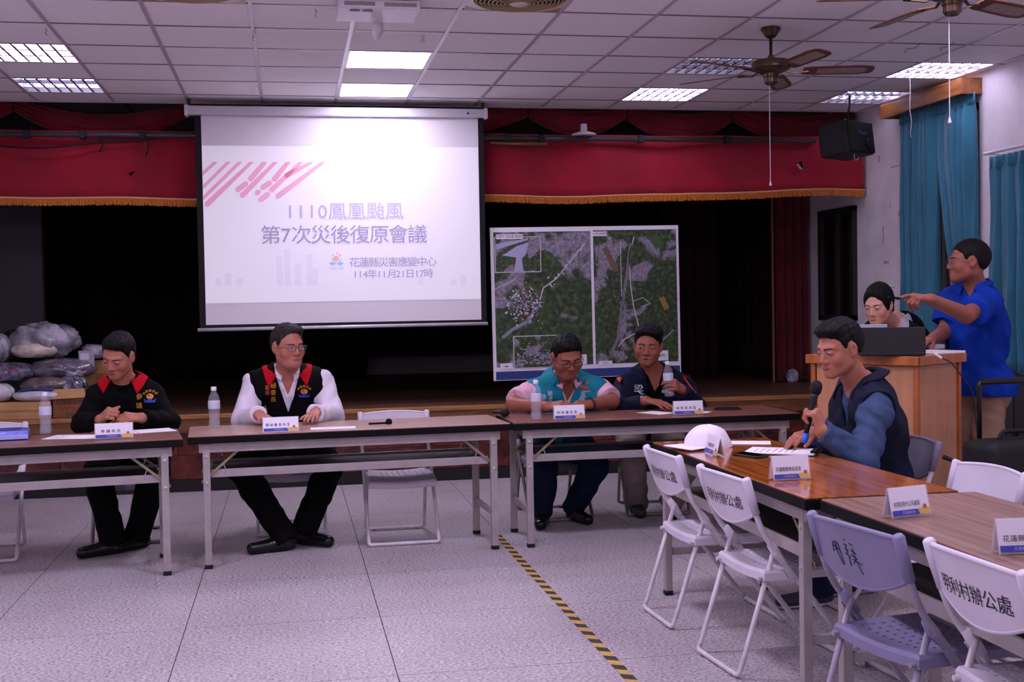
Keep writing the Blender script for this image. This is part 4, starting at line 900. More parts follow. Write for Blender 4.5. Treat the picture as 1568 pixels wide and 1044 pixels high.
b = thing('cardboard_box', 'brown cardboard box with printed characters and open flap', 'box', (-1.745, 10.24, ZS), .05, 'cardboard boxes on the stage')
bb = MB(); bb.box(-.125, .125, -.13, -.126, 0, .2).box(-.125, .125, .126, .13, 0, .2).box(-.125, -.121, -.13, .13, 0, .2).box(.121, .125, -.13, .13, 0, .2).box(-.125, .125, -.13, .13, 0, .004); bx = bb.build('box_body', card3, b)
MB().prism([(-.15, 0), (.13, .008), (.115, .085), (-.115, .085)], 0, .003, M=frame((0, -.16, .15), (1, 0, 0), (0, .42, .9))).build('box_flap', card2, b)
lettering('花蓮縣政府', .042, frame((0, -.131, .115), (1, 0, 0), (0, 0, 1)), mat('box_ink', (70, 44, 30), .8), bx); lettering('救災物資', .042, frame((0, -.131, .068), (1, 0, 0), (0, 0, 1)), mat('box_ink_red', (150, 50, 26), .8), bx); lettering('毛毯', .036, frame((0, -.131, .026), (1, 0, 0), (0, 0, 1)), mat('box_ink'), bx)
b = thing('cardboard_box', 'tan cardboard box behind the dark navy bag', 'box', (-1.56, 10.78, ZS), .1, 'cardboard boxes on the stage'); MB().box(-.18, .22, -.16, .16, 0, .42, bev=.003).build('box_body', card, b); MB().box(-.06, .1, -.162, -.16, .2, .32).build('box_label', mat('box_label', (150, 90, 60), .8), b)
bigbag = blob('stuffed_bag', 'large clear plastic bag on top of the pile with pale cream bedding', (-2.0, 10.55, 1.225), (.27, .2, .150), clear, 3, amp=.13, sq=2.2)
cb_ = blob('cream_bedding', 'x', (-.05, -.12, -.07), (.18, .1, .065), clear2, 13, amp=.08); cbb = cb_.children[0]; bpy.data.objects.remove(cb_); cbb.name = 'cream_bedding'; cbb.parent = bigbag; cbb.location = (-.05, -.12, -.07)
blob('stuffed_bag', 'pale clear bag cut off at the left edge of the pile', (-2.36, 10.42, 1.175), (.12, .15, .12), clear, 8, amp=.1)
blob('stuffed_bag', 'black bag behind the big clear bag', (-2.25, 10.93, 1.16), (.2, .13, .16), blk, 17, amp=.08)
t = blob('stuffed_bag', 'dark bag with pink ribbons at the left of the pile', (-2.22, 10.32, .985), (.2, .15, .075), nav, 5, amp=.1); ribbon(t, [(-.1, -.15, .02), (-.02, -.16, .06), (.05, -.15, .0)]); ribbon(t, [(-.12, -.15, -.03), (0, -.16, .0), (.1, -.15, .04)])
t = blob('stuffed_bag', 'grey-purple wrapped quilt lying across the pile', (-1.83, 10.40, .995), (.26, .19, .09), gre, 6, amp=.07, rz=.1); ribbon(t, [(-.1, -.19, .03), (-.02, -.2, .06), (.03, -.19, .03)]); ribbon(t, [(.14, -.18, -.02), (.19, -.18, .03), (.2, -.17, -.04)])
t = blob('stuffed_bag', 'brown-grey wrapped cushion in the middle of the pile', (-1.94, 10.25, .875), (.19, .13, .072), brn, 7, amp=.06)
t = blob('stuffed_bag', 'navy patterned bag in the open cardboard box', (-1.735, 10.26, .845), (.115, .1, .105), nav, 9, amp=.1); ribbon(t, [(-.05, -.105, -.04), (0, -.11, -.02), (.06, -.1, -.045)])
blob('stuffed_bag', 'white tuft of plastic on the navy patterned bag', (-1.72, 10.27, .965), (.08, .06, .03), clear, 19, amp=.25)
t = blob('stuffed_bag', 'white pack with blue top and pink ribbon on the tan box', (-1.985, 10.17, .80), (.19, .12, .048), whi, 10, amp=.03, rz=-.03); MB().sheet(lambda u, v: (-.13+.26*u, -.09+.16*v, .045+.012*math.sin(u*3)), 8, 4, .012).build('blue_cover', blu, t, smooth=True); ribbon(t, [(0, -.1, .058), (.02, -.02, .066), (.0, .06, .062)])
blob('stuffed_bag', 'white pack leaning at the far left on the tan box', (-2.31, 10.2, .83), (.14, .12, .075), whi, 11, amp=.06)
blob('stuffed_bag', 'small clear wrapped bundle right of the big clear bag', (-1.62, 10.60, 1.125), (.09, .09, .06), clear, 12, amp=.15)
t = thing('carton', 'small pale carton standing on the pile', 'box', (-1.645, 10.40, 1.02), .2, 'cardboard boxes on the stage'); MB().box(-.06, .06, -.04, .04, -.02, .12, bev=.003).build('box_body', mat('carton_grey', (150, 146, 160), .6), t); MB().box(-.05, .02, -.0415, -.04, .05, .10).build('printed_panel', mat('carton_print', (196, 192, 206), .6), t)
# ================================================================== on and around the lectern
LT = 1.151; lx = Vector((sdv.x, sdv.y, 0)); ly = Vector((fd.x, fd.y, 0)); LO = Vector((LB.x, LB.y, 0))
lapk = mat('laptop_black', (22, 22, 24), .45); lapg = mat('laptop_silver', (176, 172, 182), .35, metal=.4)
def laptop(label, base, rz, m, w, tilt=.28, h=.235):
    t = thing('laptop', label, 'laptop', (base.x, base.y, LT), rz, 'laptops on the lectern')
    MB().box(-w/2, w/2, -.0, .235, .002, .02, bev=.004).build('keyboard_base', m, t); k = MB().box(-w/2+.02, w/2-.02, .05, .17, .0203, .0215).build('keyboard', mat('keys', (40, 40, 44), .6), t)
    Ml = Matrix.Translation((0, .006, .018)) @ Matrix.Rotation(tilt, 4, 'X')
    MB().box(-w/2, w/2, -.005, .003, 0, h, M=Ml, bev=.003).build('screen_lid', m, t)
    MB().box(-w/2+.012, w/2-.012, .0032, .0038, .012, h-.012, M=Ml).build('display', mat('display', (60, 70, 90), .2, emit=((150, 170, 210), .35)), t)
    lettering('· · · ·', .02, Ml @ frame((0, -.0056, h*.5), (1, 0, 0), (0, 0, 1)), mat('lid_logo', (60, 60, 62), .4), t)
    return t
b1 = at(1366, 546, z=LT); laptop('black laptop open on the lectern with its lid toward the camera', b1+Vector((.03, .05, 0)), -.42, lapk, .335, -.05, .135)
b2 = at(1331, 545, z=LT); laptop('silver laptop half hidden behind the black laptop', b2+Vector((.02, .16, 0)), -.5, lapg, .3, -.02, .148)
pp_ = at(1455, 541, z=LT); o = MB().box(-.11, .11, -.10, .12, 0, .012).build('paper_stack', paper_m, label='stack of white papers on the right end of the lectern', cat='paper', loc=(pp_.x-.02, pp_.y+.10, LT), rot=(0, 0, .35))
pp_ = at(1445, 533, z=LT+.02); MB().box(-.05, .05, -.03, .03, 0, .025, bev=.004).build('document_box', mat('grey_box', (170, 164, 178), .6), label='small grey box behind the papers on the lectern', cat='box', loc=(pp_.x, pp_.y+.1, LT+.013), rot=(0, 0, .2))
t = thing('charging_cable', 'white-tipped cable hanging down the side of the lectern', 'cable')
q = [at(1430, 541, z=LT+.01), at(1442, 548, z=LT-.0)]
e0 = LO+lx*.33-ly*.05; 
MB().tube([q[0], q[1]], .006, 8).build('cable_plug', capm, t)
MB().tube(fillet([q[1], Vector((q[1].x+.05, q[1].y, 1.13)), e0+Vector((.10, .0, .95)), e0+Vector((.17, .05, .6)), e0+Vector((.24, .05, .25)), e0+Vector((.3, .05, .01))], .1), .004, 6).build('cable_cord', mat('cable_grey', (60, 54, 54), .6), t, smooth=True)
# small clip microphone antenna behind speaker
an = at(1300, 490, y=6.5)
# suitcase
sx_, sy_ = at(1528, 720, y=5.55).x, 5.55
t = thing('trolley_case', 'black trolley suitcase with raised handle beside the lectern', 'suitcase', (sx_+.1, sy_, 0), .12)
bs = mat('suitcase_fabric', (14, 14, 16), .7, bump=(80, .2))
MB().box(-.24, .30, -.13, .13, .05, .735, bev=.05).build('case_body', bs, t, smooth=True); MB().box(-.2, .26, -.148, -.12, .10, .50, bev=.02).build('front_pocket', bs, t, smooth=True)
MB().tube(fillet([(-.14, .1, .68), (-.14, .1, 1.02), (.22, .1, 1.02), (.22, .1, .68)], .02), .013, 8).build('telescopic_handle', mat('handle_black', (20, 20, 22), .35), t, smooth=True)
MB().tube([(-.13, .1, 1.022), (.21, .1, 1.022)], .017, 10).build('handle_grip', mat('handle_black'), t)
MB().tube(fillet([(-.1, 0, .735), (-.08, 0, .775), (.08, 0, .775), (.1, 0, .735)], .02), .012, 8).build('carry_handle', bs, t)
for xx in (-.2, .26): MB().lathe([(.025, -.012), (.03, 0), (.025, .012)], 14, M=Matrix.Translation((xx, .08, .03)) @ Matrix.Rotation(math.pi/2, 4, 'X')).build('wheel', rub, t)
t = thing('black_rod', 'short black rod leaning from the suitcase toward the lectern', 'rod'); a_, b_ = at(1444, 699, y=5.55), at(1490, 718, y=5.45)
MB().tube([a_, b_, b_+Vector((.02, .05, -b_.z+.02))], .012, 8).build('rod', bs, t)
# crumpled scraps at the foot of the maroon curtain
q = at(1213, 575, y=11.55); blob('plastic_scrap', 'crumpled grey plastic at the foot of the maroon curtain', (q.x, q.y, ZS+.06), (.05, .04, .06), clear, 31, amp=.3, group=None, cat='litter')
# ================================================================== people: implicit-surface modelling
def vec(p): return np.array(p, dtype=np.float32)
def nrm(v): v = np.array(v, float); return v/np.linalg.norm(v)
class Field:
    """signed distance field on a grid; smooth unions of rounded cones and ellipsoids, meshed with surface nets"""
    def __init__(s, lo, hi, h):
        s.h = h; s.lo = vec(lo); s.n = np.ceil((vec(hi)-s.lo)/h).astype(int)+1
        s.d = np.full(tuple(s.n), .5, np.float32)
        s.ax = [s.lo[i]+h*np.arange(s.n[i], dtype=np.float32) for i in range(3)]
    def sub(s, lo, hi):
        a = np.clip(np.floor((vec(lo)-s.lo)/s.h).astype(int), 0, s.n); b = np.clip(np.ceil((vec(hi)-s.lo)/s.h).astype(int)+1, 0, s.n)
        if np.any(b <= a): return None, None
        sl = tuple(slice(a[i], b[i]) for i in range(3))
        return sl, (s.ax[0][sl[0]][:, None, None], s.ax[1][sl[1]][None, :, None], s.ax[2][sl[2]][None, None, :])
    @staticmethod
    def smin(a, b, k):
        if k <= 0: return np.minimum(a, b)
        h = np.clip(.5+.5*(a-b)/k, 0, 1); return a+(b-a)*h-k*h*(1-h)
    def apply(s, fn, lo, hi, k, op='u'):
        m = abs(k)+3*s.h; sl, g = s.sub(vec(lo)-m, vec(hi)+m)
        if sl is None: return
        v = fn(*g).astype(np.float32); c = s.d[sl]
        if op == 'u': s.d[sl] = s.smin(c, v, k)
        elif op == 's': s.d[sl] = -s.smin(-c, v, k)      # smooth subtraction
        elif op == 'i': s.d[sl] = np.maximum(c, v)
    def rc(s, a, b, ra, rb, k=.02, n=None, ratio=1., op='u', capa=False, capb=False):
        """rounded cone a-b; n, ratio flatten it along direction n"""
        a, b = vec(a), vec(b); ab = b-a; L2 = float(ab@ab)+1e-9; R = max(ra, rb)*max(1, ratio)
        if n is not None: n = nrm(n).astype(np.float32)
        def fn(x, y, z):
            px, py, pz = x-a[0], y-a[1], z-a[2]
            t0 = (px*ab[0]+py*ab[1]+pz*ab[2])/L2; t = np.clip(t0, 0, 1)
            qx, qy, qz = px-t*ab[0], py-t*ab[1], pz-t*ab[2]
            if n is not None:
                f = (qx*n[0]+qy*n[1]+qz*n[2])*(1/ratio-1); qx, qy, qz = qx+f*n[0], qy+f*n[1], qz+f*n[2]
            d = (np.sqrt(qx*qx+qy*qy+qz*qz)-(ra+(rb-ra)*t))*min(1., ratio)
            if capa: d = np.maximum(d, -t0*math.sqrt(L2))
            if capb: d = np.maximum(d, (t0-1)*math.sqrt(L2))
            return d
        s.apply(fn, np.minimum(a, b)-R, np.maximum(a, b)+R, k, op)
    def noise(s, amp, fr, seed=0, lim=.03):
        """cloth creases: displace near the surface"""
        idx = np.nonzero(np.abs(s.d) < lim); p = [s.ax[i][idx[i]] for i in range(3)]; rn = np.random.default_rng(seed); w = 0
        for _ in range(5):
            q = rn.normal(size=3); q = q/np.linalg.norm(q)*fr*rn.uniform(.6, 1.5); q2 = rn.normal(size=3)*fr*.35; ph = rn.uniform(0, 6.28, 2)
            w = w+np.sin(p[0]*q[0]+p[1]*q[1]+p[2]*q[2]+ph[0]+1.6*np.sin(p[0]*q2[0]+p[1]*q2[1]+p[2]*q2[2]+ph[1]))
        s.d[idx] -= (amp*.8*np.clip(1+w/2.0, 0, 2)).astype(np.float32)
    def mesh(s, name, keep=None):
        d = s.d; sg = d < 0; c = np.zeros(tuple(s.n-1), np.uint8)
        for i in (0, 1):
            for j in (0, 1):
                for k in (0, 1): c += sg[i:s.n[0]-1+i, j:s.n[1]-1+j, k:s.n[2]-1+k]
        act = (c > 0) & (c < 8); cells = np.argwhere(act); idx = np.full(c.shape, -1, np.int32); idx[act] = np.arange(len(cells))
        pos = np.zeros((len(cells), 3), np.float64); cnt = np.zeros(len(cells))
        cor = [(i, j, k) for i in (0, 1) for j in (0, 1) for k in (0, 1)]
        dv = {q: d[cells[:, 0]+q[0], cells[:, 1]+q[1], cells[:, 2]+q[2]].astype(np.float64) for q in cor}
        for q in cor:
            for ax in range(3):
                if q[ax]: continue
                r = list(q); r[ax] = 1; r = tuple(r); a, b = dv[q], dv[r]; m = (a < 0) != (b < 0)
                t = a[m]/(a[m]-b[m]); e = np.tile(np.array(q, float), (m.sum(), 1)); e[:, ax] += t; pos[m] += e; cnt[m] += 1
        co = s.lo+(cells+pos/cnt[:, None])*s.h
        F = []
        for ax in range(3):
            sl0 = [slice(None)]*3; sl1 = [slice(None)]*3; sl0[ax] = slice(0, -1); sl1[ax] = slice(1, None)
            a, b = sg[tuple(sl0)], sg[tuple(sl1)]; e = np.argwhere(a != b); u, v = (ax+1) % 3, (ax+2) % 3
            ok = (e[:, u] > 0) & (e[:, v] > 0) & (e[:, u] < s.n[u]-1) & (e[:, v] < s.n[v]-1); e = e[ok]; inside = a[tuple(e.T)]
            def cell(du, dv_):
                q = e.copy(); q[:, u] += du; q[:, v] += dv_; return idx[tuple(q.T)]
            f = np.stack([cell(-1, -1), cell(0, -1), cell(0, 0), cell(-1, 0)], 1); f[~inside] = f[~inside][:, ::-1]; F.append(f)
        F = np.concatenate(F)
        if keep is not None: return raw_mesh(name, *thin(co, F, keep(co)))
        return raw_mesh(name, co, F)
def thin(co, F, keep, cell=.016):
    """cluster the vertices that clothes hide onto a coarse grid; the mesh stays one connected surface"""
    n = len(co); hid = ~keep; key = np.floor(co[hid]/cell).astype(np.int64); k = (key[:, 0]*73856093) ^ (key[:, 1]*19349663) ^ (key[:, 2]*83492791)
    u, inv = np.unique(k, return_inverse=True); nk = int(keep.sum()); new = np.empty(n, np.int64); new[keep] = np.arange(nk); new[hid] = nk+inv
    cc = np.zeros((len(u), 3)); cnt = np.bincount(inv, minlength=len(u)); 
    for i in range(3): cc[:, i] = np.bincount(inv, weights=co[hid][:, i], minlength=len(u))/cnt
    F = new[F]; q = [F[:, i] != F[:, (i+1) % 4] for i in range(4)]; c = sum(x.astype(int) for x in q); ok = (c >= 3) & (F[:, 0] != F[:, 2]) & (F[:, 1] != F[:, 3]); F = F[ok]
    dg = [F[:, i] == F[:, (i+1) % 4] for i in range(4)]; tri = dg[0] | dg[1] | dg[2] | dg[3]
    T = np.array([[f[0]]+[b for a, b in zip(f, f[1:]) if b != a] for f in F[tri].tolist()], dtype=object) if tri.any() else []
    tl = []
    for f in T:
        f = list(f)
        if f[0] == f[-1]: f = f[:-1]
        if len(f) == 3: tl.append(f)
    if tl: tl = np.unique(np.sort(np.array(tl), 1), axis=0, return_index=True)[1], np.array(tl); tl = tl[1][np.sort(tl[0])]
    else: tl = np.zeros((0, 3), int)
    return np.concatenate([co[keep], cc]), F[~tri], tl
def raw_mesh(name, co, F, T=None):
    me = bpy.data.meshes.new(name); me.vertices.add(len(co)); me.vertices.foreach_set('co', np.ascontiguousarray(co, np.float32).ravel())
    nt_ = 0 if T is None else len(T); L_ = np.concatenate([F.ravel(), T.ravel()]) if nt_ else F.ravel()
    st_ = np.concatenate([np.arange(len(F))*4, len(F)*4+np.arange(nt_)*3]) if nt_ else np.arange(len(F))*4
    me.loops.add(len(L_)); me.loops.foreach_set('vertex_index', np.ascontiguousarray(L_, np.int32)); me.polygons.add(len(st_)); me.polygons.foreach_set('loop_start', st_.astype(np.int32))
    me.update(calc_edges=True); me.polygons.foreach_set('use_smooth', np.ones(len(st_), bool)); me.update(); return me
def bvh_of(me):
    v = np.empty(len(me.vertices)*3, np.float32); me.vertices.foreach_get('co', v); f = np.empty(len(me.loops), np.int32); me.loops.foreach_get('vertex_index', f); st_ = np.empty(len(me.polygons), np.int32); me.polygons.foreach_get('loop_start', st_)
    fl = f.tolist(); st_ = st_.tolist()+[len(fl)]
    return BVHTree.FromPolygons(v.reshape(-1, 3).tolist(), [fl[a:b] for a, b in zip(st_, st_[1:])])
def skin_material(name, rgb, lips=(150, 70, 66)):
    m = mat(name, rgb, .48, spec=.35); nt = m.node_tree; b = nt.nodes['Principled BSDF']
    b.inputs['Subsurface Weight'].default_value = .12; b.inputs['Subsurface Radius'].default_value = (.012, .005, .003)
    at_ = nt.nodes.new('ShaderNodeAttribute'); at_.attribute_name = 'tone'; mx = nt.nodes.new('ShaderNodeMix'); mx.data_type = 'RGBA'
    sp_ = nt.nodes.new('ShaderNodeSeparateColor'); nt.links.new(at_.outputs['Color'], sp_.inputs[0])
    n = nt.nodes.new('ShaderNodeTexNoise'); n.inputs['Scale'].default_value = 30; r = nt.nodes.new('ShaderNodeValToRGB'); r.color_ramp.elements[0].color = tuple(.9*x for x in lin(rgb))+(1,); r.color_ramp.elements[1].color = tuple(min(1, 1.06*x) for x in lin(rgb))+(1,)
    tc = nt.nodes.new('ShaderNodeTexCoord'); nt.links.new(tc.outputs['Object'], n.inputs[0]); nt.links.new(n.outputs[0], r.inputs[0])
    nt.links.new(sp_.outputs[0], mx.inputs[0]); nt.links.new(r.outputs[0], mx.inputs[6]); mx.inputs[7].default_value = lin(lips)+(1,)
    nt.links.new(mx.outputs[2], b.inputs['Base Color']); return m
class Head:
    """head frame: x to the person's left, y forward, z up; eye level at z=0; unit = metre for a 0.23 m head"""
    def __init__(s, c, fwd, up=(0, 0, 1), sc=1., wide=1., jaw=1., fat=0.):
        f = nrm(fwd); u = np.array(up, float); u = nrm(u-f*(u@f)); l = np.cross(u, f)
        s.c = np.array(c, float); s.R = np.stack([l, f, u]); s.s = sc; s.wide = wide; s.jaw = jaw; s.fat = fat
        s.M = Matrix.Translation(Vector(s.c)) @ Matrix((tuple(s.R.T[0])+(0,), tuple(s.R.T[1])+(0,), tuple(s.R.T[2])+(0,), (0, 0, 0, 1))) @ Matrix.Scale(sc, 4)
    def w(s, p): return s.c+s.R.T @ (np.array(p, float)*s.s)
    def loc(s, P): return (np.asarray(P)-s.c) @ s.R.T/s.s
    def local(s, x, y, z):
        px, py, pz = (x-s.c[0])/s.s, (y-s.c[1])/s.s, (z-s.c[2])/s.s; R = s.R
        return (px*R[0, 0]+py*R[0, 1]+pz*R[0, 2])/s.wide, px*R[1, 0]+py*R[1, 1]+pz*R[1, 2], px*R[2, 0]+py*R[2, 1]+pz*R[2, 2]
    @staticmethod
    def ell(X, Y, Z, c, r):
        a, b, d = (X-c[0]), (Y-c[1]), (Z-c[2]); k0 = np.sqrt((a/r[0])**2+(b/r[1])**2+(d/r[2])**2); k1 = np.sqrt((a/r[0]**2)**2+(b/r[1]**2)**2+(d/r[2]**2)**2)+1e-9
        return k0*(k0-1)/k1
    @staticmethod
    def cap(X, Y, Z, a, b, ra, rb):
        a, b = np.array(a), np.array(b); ab = b-a; t = np.clip(((X-a[0])*ab[0]+(Y-a[1])*ab[1]+(Z-a[2])*ab[2])/(ab@ab+1e-12), 0, 1)
        return np.sqrt((X-a[0]-t*ab[0])**2+(Y-a[1]-t*ab[1])**2+(Z-a[2]-t*ab[2])**2)-(ra+(rb-ra)*t)
    def skull(s, X, Y, Z, o=0.):
        sm = Field.smin; e, c = s.ell, s.cap
        return sm(e(X, Y, Z, (0, -.018, .025), (.0765+o, .0975+o, .091+o)), e(X, Y, Z, (0, .012, -.028), (.064+o, .078+o, .084+o)), .03)
    def face(s, x, y, z):
        X, Y, Z = s.local(x, y, z); sm = Field.smin; e, c = s.ell, s.cap; A = np.abs(X)
        d = s.skull(X, Y, Z); j = s.jaw; ft = s.fat
        d = sm(d, c(A, Y, Z, (.043*j, .006, -.060), (.012, .066, -.094), .024+ft*.6, .019), .03)
        d = sm(d, e(X, Y, Z, (0, .066, -.092), (.024*j, .022, .021)), .02)
        d = sm(d, e(A, Y, Z, (.040*j, .052, -.032), (.024+ft, .026+ft*.4, .026+ft)), .02)
        if ft: d = sm(d, e(X, Y, Z, (0, .03, -.095), (.05, .04, .03+ft)), .03)
        d = sm(d, c(A, Y, Z, (.008, .082, .019), (.042, .066, .020), .011, .010), .012)
        d = -sm(-d, e(A, Y, Z, (.031, .104, -.001), (.017, .018, .012)), .012)
        d = sm(d, e(A, Y, Z, (.031, .0715, -.002), (.0165, .0175, .0125)), .004)
        d = sm(d, c(X, Y, Z, (0, .081, .010), (0, .1005, -.032), .0075, .0118), .012)
        d = sm(d, c(A, Y, Z, (.0, .098, -.038), (.013, .092, -.038), .009, .0085), .006)
        d = sm(d, e(X, Y, Z, (0, .068, -.067), (.030, .023, .024)), .015)
        d = sm(d, c(A, Y, Z, (0, .0885, -.0625), (.019, .0785, -.0665), .0058, .003), .004)
        d = sm(d, c(A, Y, Z, (0, .0875, -.0745), (.015, .080, -.0715), .0068, .003), .004)
        ear = sm(e(A, Y, Z, (.0795, -.010, -.004), (.0085, .021, .030)), e(A, Y, Z, (.0735, -.004, -.028), (.008, .012, .013)), .008)
        ear = -sm(-ear, e(A, Y, Z, (.090, -.006, -.002), (.0085, .012, .018)), .004)
        d = sm(d, ear, .006)
        return d*s.s*min(1, s.wide)
    def add(s, F):
        r = .16*s.s; F.apply(s.face, s.c-r, s.c+r, .012)
    def hair(s, zline, o=.012, extra=None, seed=0, h=.0042, amp=.0016, fr=260., tex=(1, 1, .35)):
        """hair cap: offset skull kept above the hair line z > zline(|x|, y)"""
        r = .19*s.s; F = Field(s.c-r, s.c+r, h)
        def fn(x, y, z):
            X, Y, Z = s.local(x, y, z); d = s.ell(X, Y, Z, (0, -.018, .027), (.0785+o*.5, .1005+o*.9, .094+o)); A = np.abs(X)
            if extra: d = extra(X, Y, Z, A, d)
            rn = np.random.default_rng(seed); w = 0
            for _ in range(4):
                q = rn.normal(size=3)*np.array(tex); q = q/np.linalg.norm(q)*fr*rn.uniform(.5, 1.2); w = w+np.sin(q[0]*X+q[1]*Y+q[2]*Z+rn.uniform(0, 6)+1.5*np.sin(30*Y+20*Z+rn.uniform(0, 6)))
            d = d+amp*w*.5
            zl_ = zline(A, Y, X)+.0035*np.sin(X*170+seed)*np.sin(Y*120+X*90); d = d+(1-np.clip((Z-zl_)/.034, 0, 1))**1.5*max(0, o-.002); cut = (zl_-Z)*.75
            d = -Field.smin(-d, -cut, .004)
            inner = s.ell(X, Y, Z, (0, -.018, .025), (.066, .086, .079))
            return np.maximum(d, -inner)*s.s
        F.apply(fn, s.c-r, s.c+r, 0)
        return F.mesh('hair')
    def project(s, bvh, x, z, off=.0012):
        o = Vector(s.w((x*s.wide, .22, z))); d = -Vector(s.R[1]); hit = bvh.ray_cast(o, d, .5)
        p = hit[0] if hit[0] is not None else Vector(s.w((x*s.wide, .09, z))); return p-d*off*s.s
    def patch(s, bvh, outline, m, name, parent, off=.0012, rings=3):
        cx_ = sum(p[0] for p in outline)/len(outline); cz_ = sum(p[1] for p in outline)/len(outline); n = len(outline); vs = [s.project(bvh, cx_, cz_, off+.0008)]; fs = []
        for r in range(1, rings+1):
            for p in outline: k = r/rings; vs.append(s.project(bvh, cx_+(p[0]-cx_)*k, cz_+(p[1]-cz_)*k, off+.0008*(1-k*k)))
        for j in range(n): fs.append((0, 1+j, 1+(j+1) % n))
        for r in range(rings-1):
            for j in range(n): a = 1+r*n; fs.append((a+j, a+n+j, a+n+(j+1) % n, a+(j+1) % n))
        return MB().add(vs, fs).build(name, m, parent, smooth=True)
eye_w = mat('eye_white', (206, 196, 196), .2); iris_m = mat('iris', (24, 16, 14), .15); lash_m = mat('lash', (22, 16, 16), .6); mouth_m = mat('mouth_line', (70, 28, 30), .6)
def face_parts(H, body, bvh, hairm, open_=1., look=0., brow=1., mouth=.0):
    for sx in (-1, 1):
        x0 = .0315*sx; w, hh = .0138, .0048*open_
        if open_ > .25:
            ol = [(x0+w*math.cos(a), -.002+hh*math.sin(a)*(1.0 if math.sin(a) > 0 else .7)) for a in [2*math.pi*k/14 for k in range(14)]]
            e = H.patch(bvh, ol, eye_w, 'eye', body)
            ol = [(x0+look*.005+.0056*math.cos(a), -.0018+min(.0056, hh*1.02)*math.sin(a)) for a in [2*math.pi*k/12 for k in range(12)]]
            H.patch(bvh, ol, iris_m, 'iris', e, .0019, 2)
        ls = [(x0+w*1.08*t_, -.002+hh*(1-t_*t_)+.0006-.0012*t_*sx*0, ) for t_ in [k/6-1 for k in range(13)]]
        MB().tube([H.project(bvh, a, b, .0016) for a, b in ls], .0011*H.s, 5).build('lash_line', lash_m, body)
        up_ = [(sx*(.012+.036*k/8), .0185+.0045*math.sin(k/8*2.4)-.004*(k/8)**2) for k in range(9)]; lo_ = [(a, b-(.0052*brow)*(1-.55*(k/8))) for k, (a, b) in enumerate(up_)]
        H.patch(bvh, up_+lo_[::-1], hairm, 'eyebrow', body, .0018, 2)
    mo = [(-.022+.044*k/10, -.0682-.0012*math.cos((k/10-.5)*6)) for k in range(11)]
    if mouth > 0: H.patch(bvh, [(.017*math.cos(a), -.069+mouth*math.sin(a)) for a in [2*math.pi*k/14 for k in range(14)]], mouth_m, 'mouth', body)
    else: MB().tube([H.project(bvh, a, b, .0004) for a, b in mo], .0010*H.s, 5).build('mouth', mouth_m, body)  # dark tube stands in for the shadow between closed lips
def glasses(H, parent, m, shape='rect', r=.0013, lensw=.0235, lensh=.0155, z=-.004):
    t = bpy.data.objects.new('glasses', None); COL.objects.link(t); t.parent = parent
    g = MB(); W = lambda p: Vector(H.w((p[0]*H.wide, p[1], p[2]))); lens = mat('lens_glass', (235, 238, 245), .03, alpha=.06, spec=.7)
    for sx in (-1, 1):
        cx_ = sx*.0335; q = 2.8 if shape == 'rect' else 2.1
        lp = []
        for k in range(20):
            a = 2*math.pi*k/20; ca, sa = math.cos(a), math.sin(a); p_ = lambda t_: math.copysign(abs(t_)**(2/q), t_); lp.append((cx_+lensw*p_(ca), .1005-.10*abs(cx_+lensw*p_(ca))**1.6*1.2, z+lensh*p_(sa)))
        MB().tube([W(p) for p in lp], r*H.s, 6, closed=True).build('rim', m, t, smooth=True)
        MB().add([W(p) for p in lp], [tuple(range(20))]).build('lens', lens, t)
        MB().tube([W(p) for p in ((sx*(abs(cx_)+lensw), .093, z+.006), (sx*.071, .080, z+.007), (sx*.081, .01, z+.004), (sx*.082, -.018, z-.006))], r*H.s, 6).build('temple', m, t, smooth=True)
    MB().tube([W(p) for p in ((-.0105, .1, z+.004), (-.004, .105, z+.008), (.004, .105, z+.008), (.0105, .1, z+.004))], r*H.s, 6).build('bridge', m, t)
    return t
def hand(F, Wp, f, n, left, curl=(.35, .35, .4, .45), thumb=(.7, .25), sc=1., spread=.06, rec=None):
    """palm and five fingers added to field F. f finger direction, n palm normal, curl per finger"""
    f = nrm(f); n = np.array(n, float); n = nrm(n-f*(n@f)); t = np.cross(n, f) if left else np.cross(f, n); Wp = np.array(Wp, float)
    ln = ((.044, .026, .021), (.049, .030, .023), (.045, .028, .022), (.035, .021, .019)); of = (.0275, .0095, -.0095, -.0275); kn = (.086, .090, .085, .076)
    P = lambda a, b, c: Wp+(f*a+t*b+n*c)*sc
    for i in range(4): F.rc(P(.0, of[i]*.55, 0), P(kn[i], of[i], -.004), .0155*sc, .0115*sc, .012)
    F.rc(P(.012, .018, .004), P(.045, .030, .010), .015*sc, .014*sc, .01)
    tips = []
    for i in range(4):
        p = P(kn[i]-.004, of[i], -.003); ang = 0; sd = (of[i]/.0275)*spread; cu = curl[i]
        for k, l in enumerate(ln[i]):
            ang += cu*(1.0, 1.15, .7)[k]; d = f*math.cos(ang)+n*math.sin(ang)+t*sd*math.cos(ang); d = nrm(d); q = p+d*l*sc; r0 = (.0098, .0088, .0082)[k]*sc*(.9 if i == 3 else 1); r1 = (.0088, .0082, .0072)[k]*sc*(.9 if i == 3 else 1)
            F.rc(p, q, r0, r1, .0035 if k else .006); p = q
        tips.append(p)
    p = P(.03, .028, .006); a = thumb[0]; c = thumb[1]; d = nrm(f*math.cos(a)+t*math.sin(a)+n*c)
    for k, l in enumerate((.036, .030, .025)):
        q = p+d*l*sc; F.rc(p, q, (.0125, .0105, .0098)[k]*sc, (.0105, .0098, .0082)[k]*sc, .006 if k == 0 else .0035); p = q; d = nrm(d+f*.22*(1-a*.3)+n*.15*c-t*.18*a)
    tips.append(p)
    if rec is not None: rec['tips'] = tips; rec['palm'] = P(.07, 0, .03)
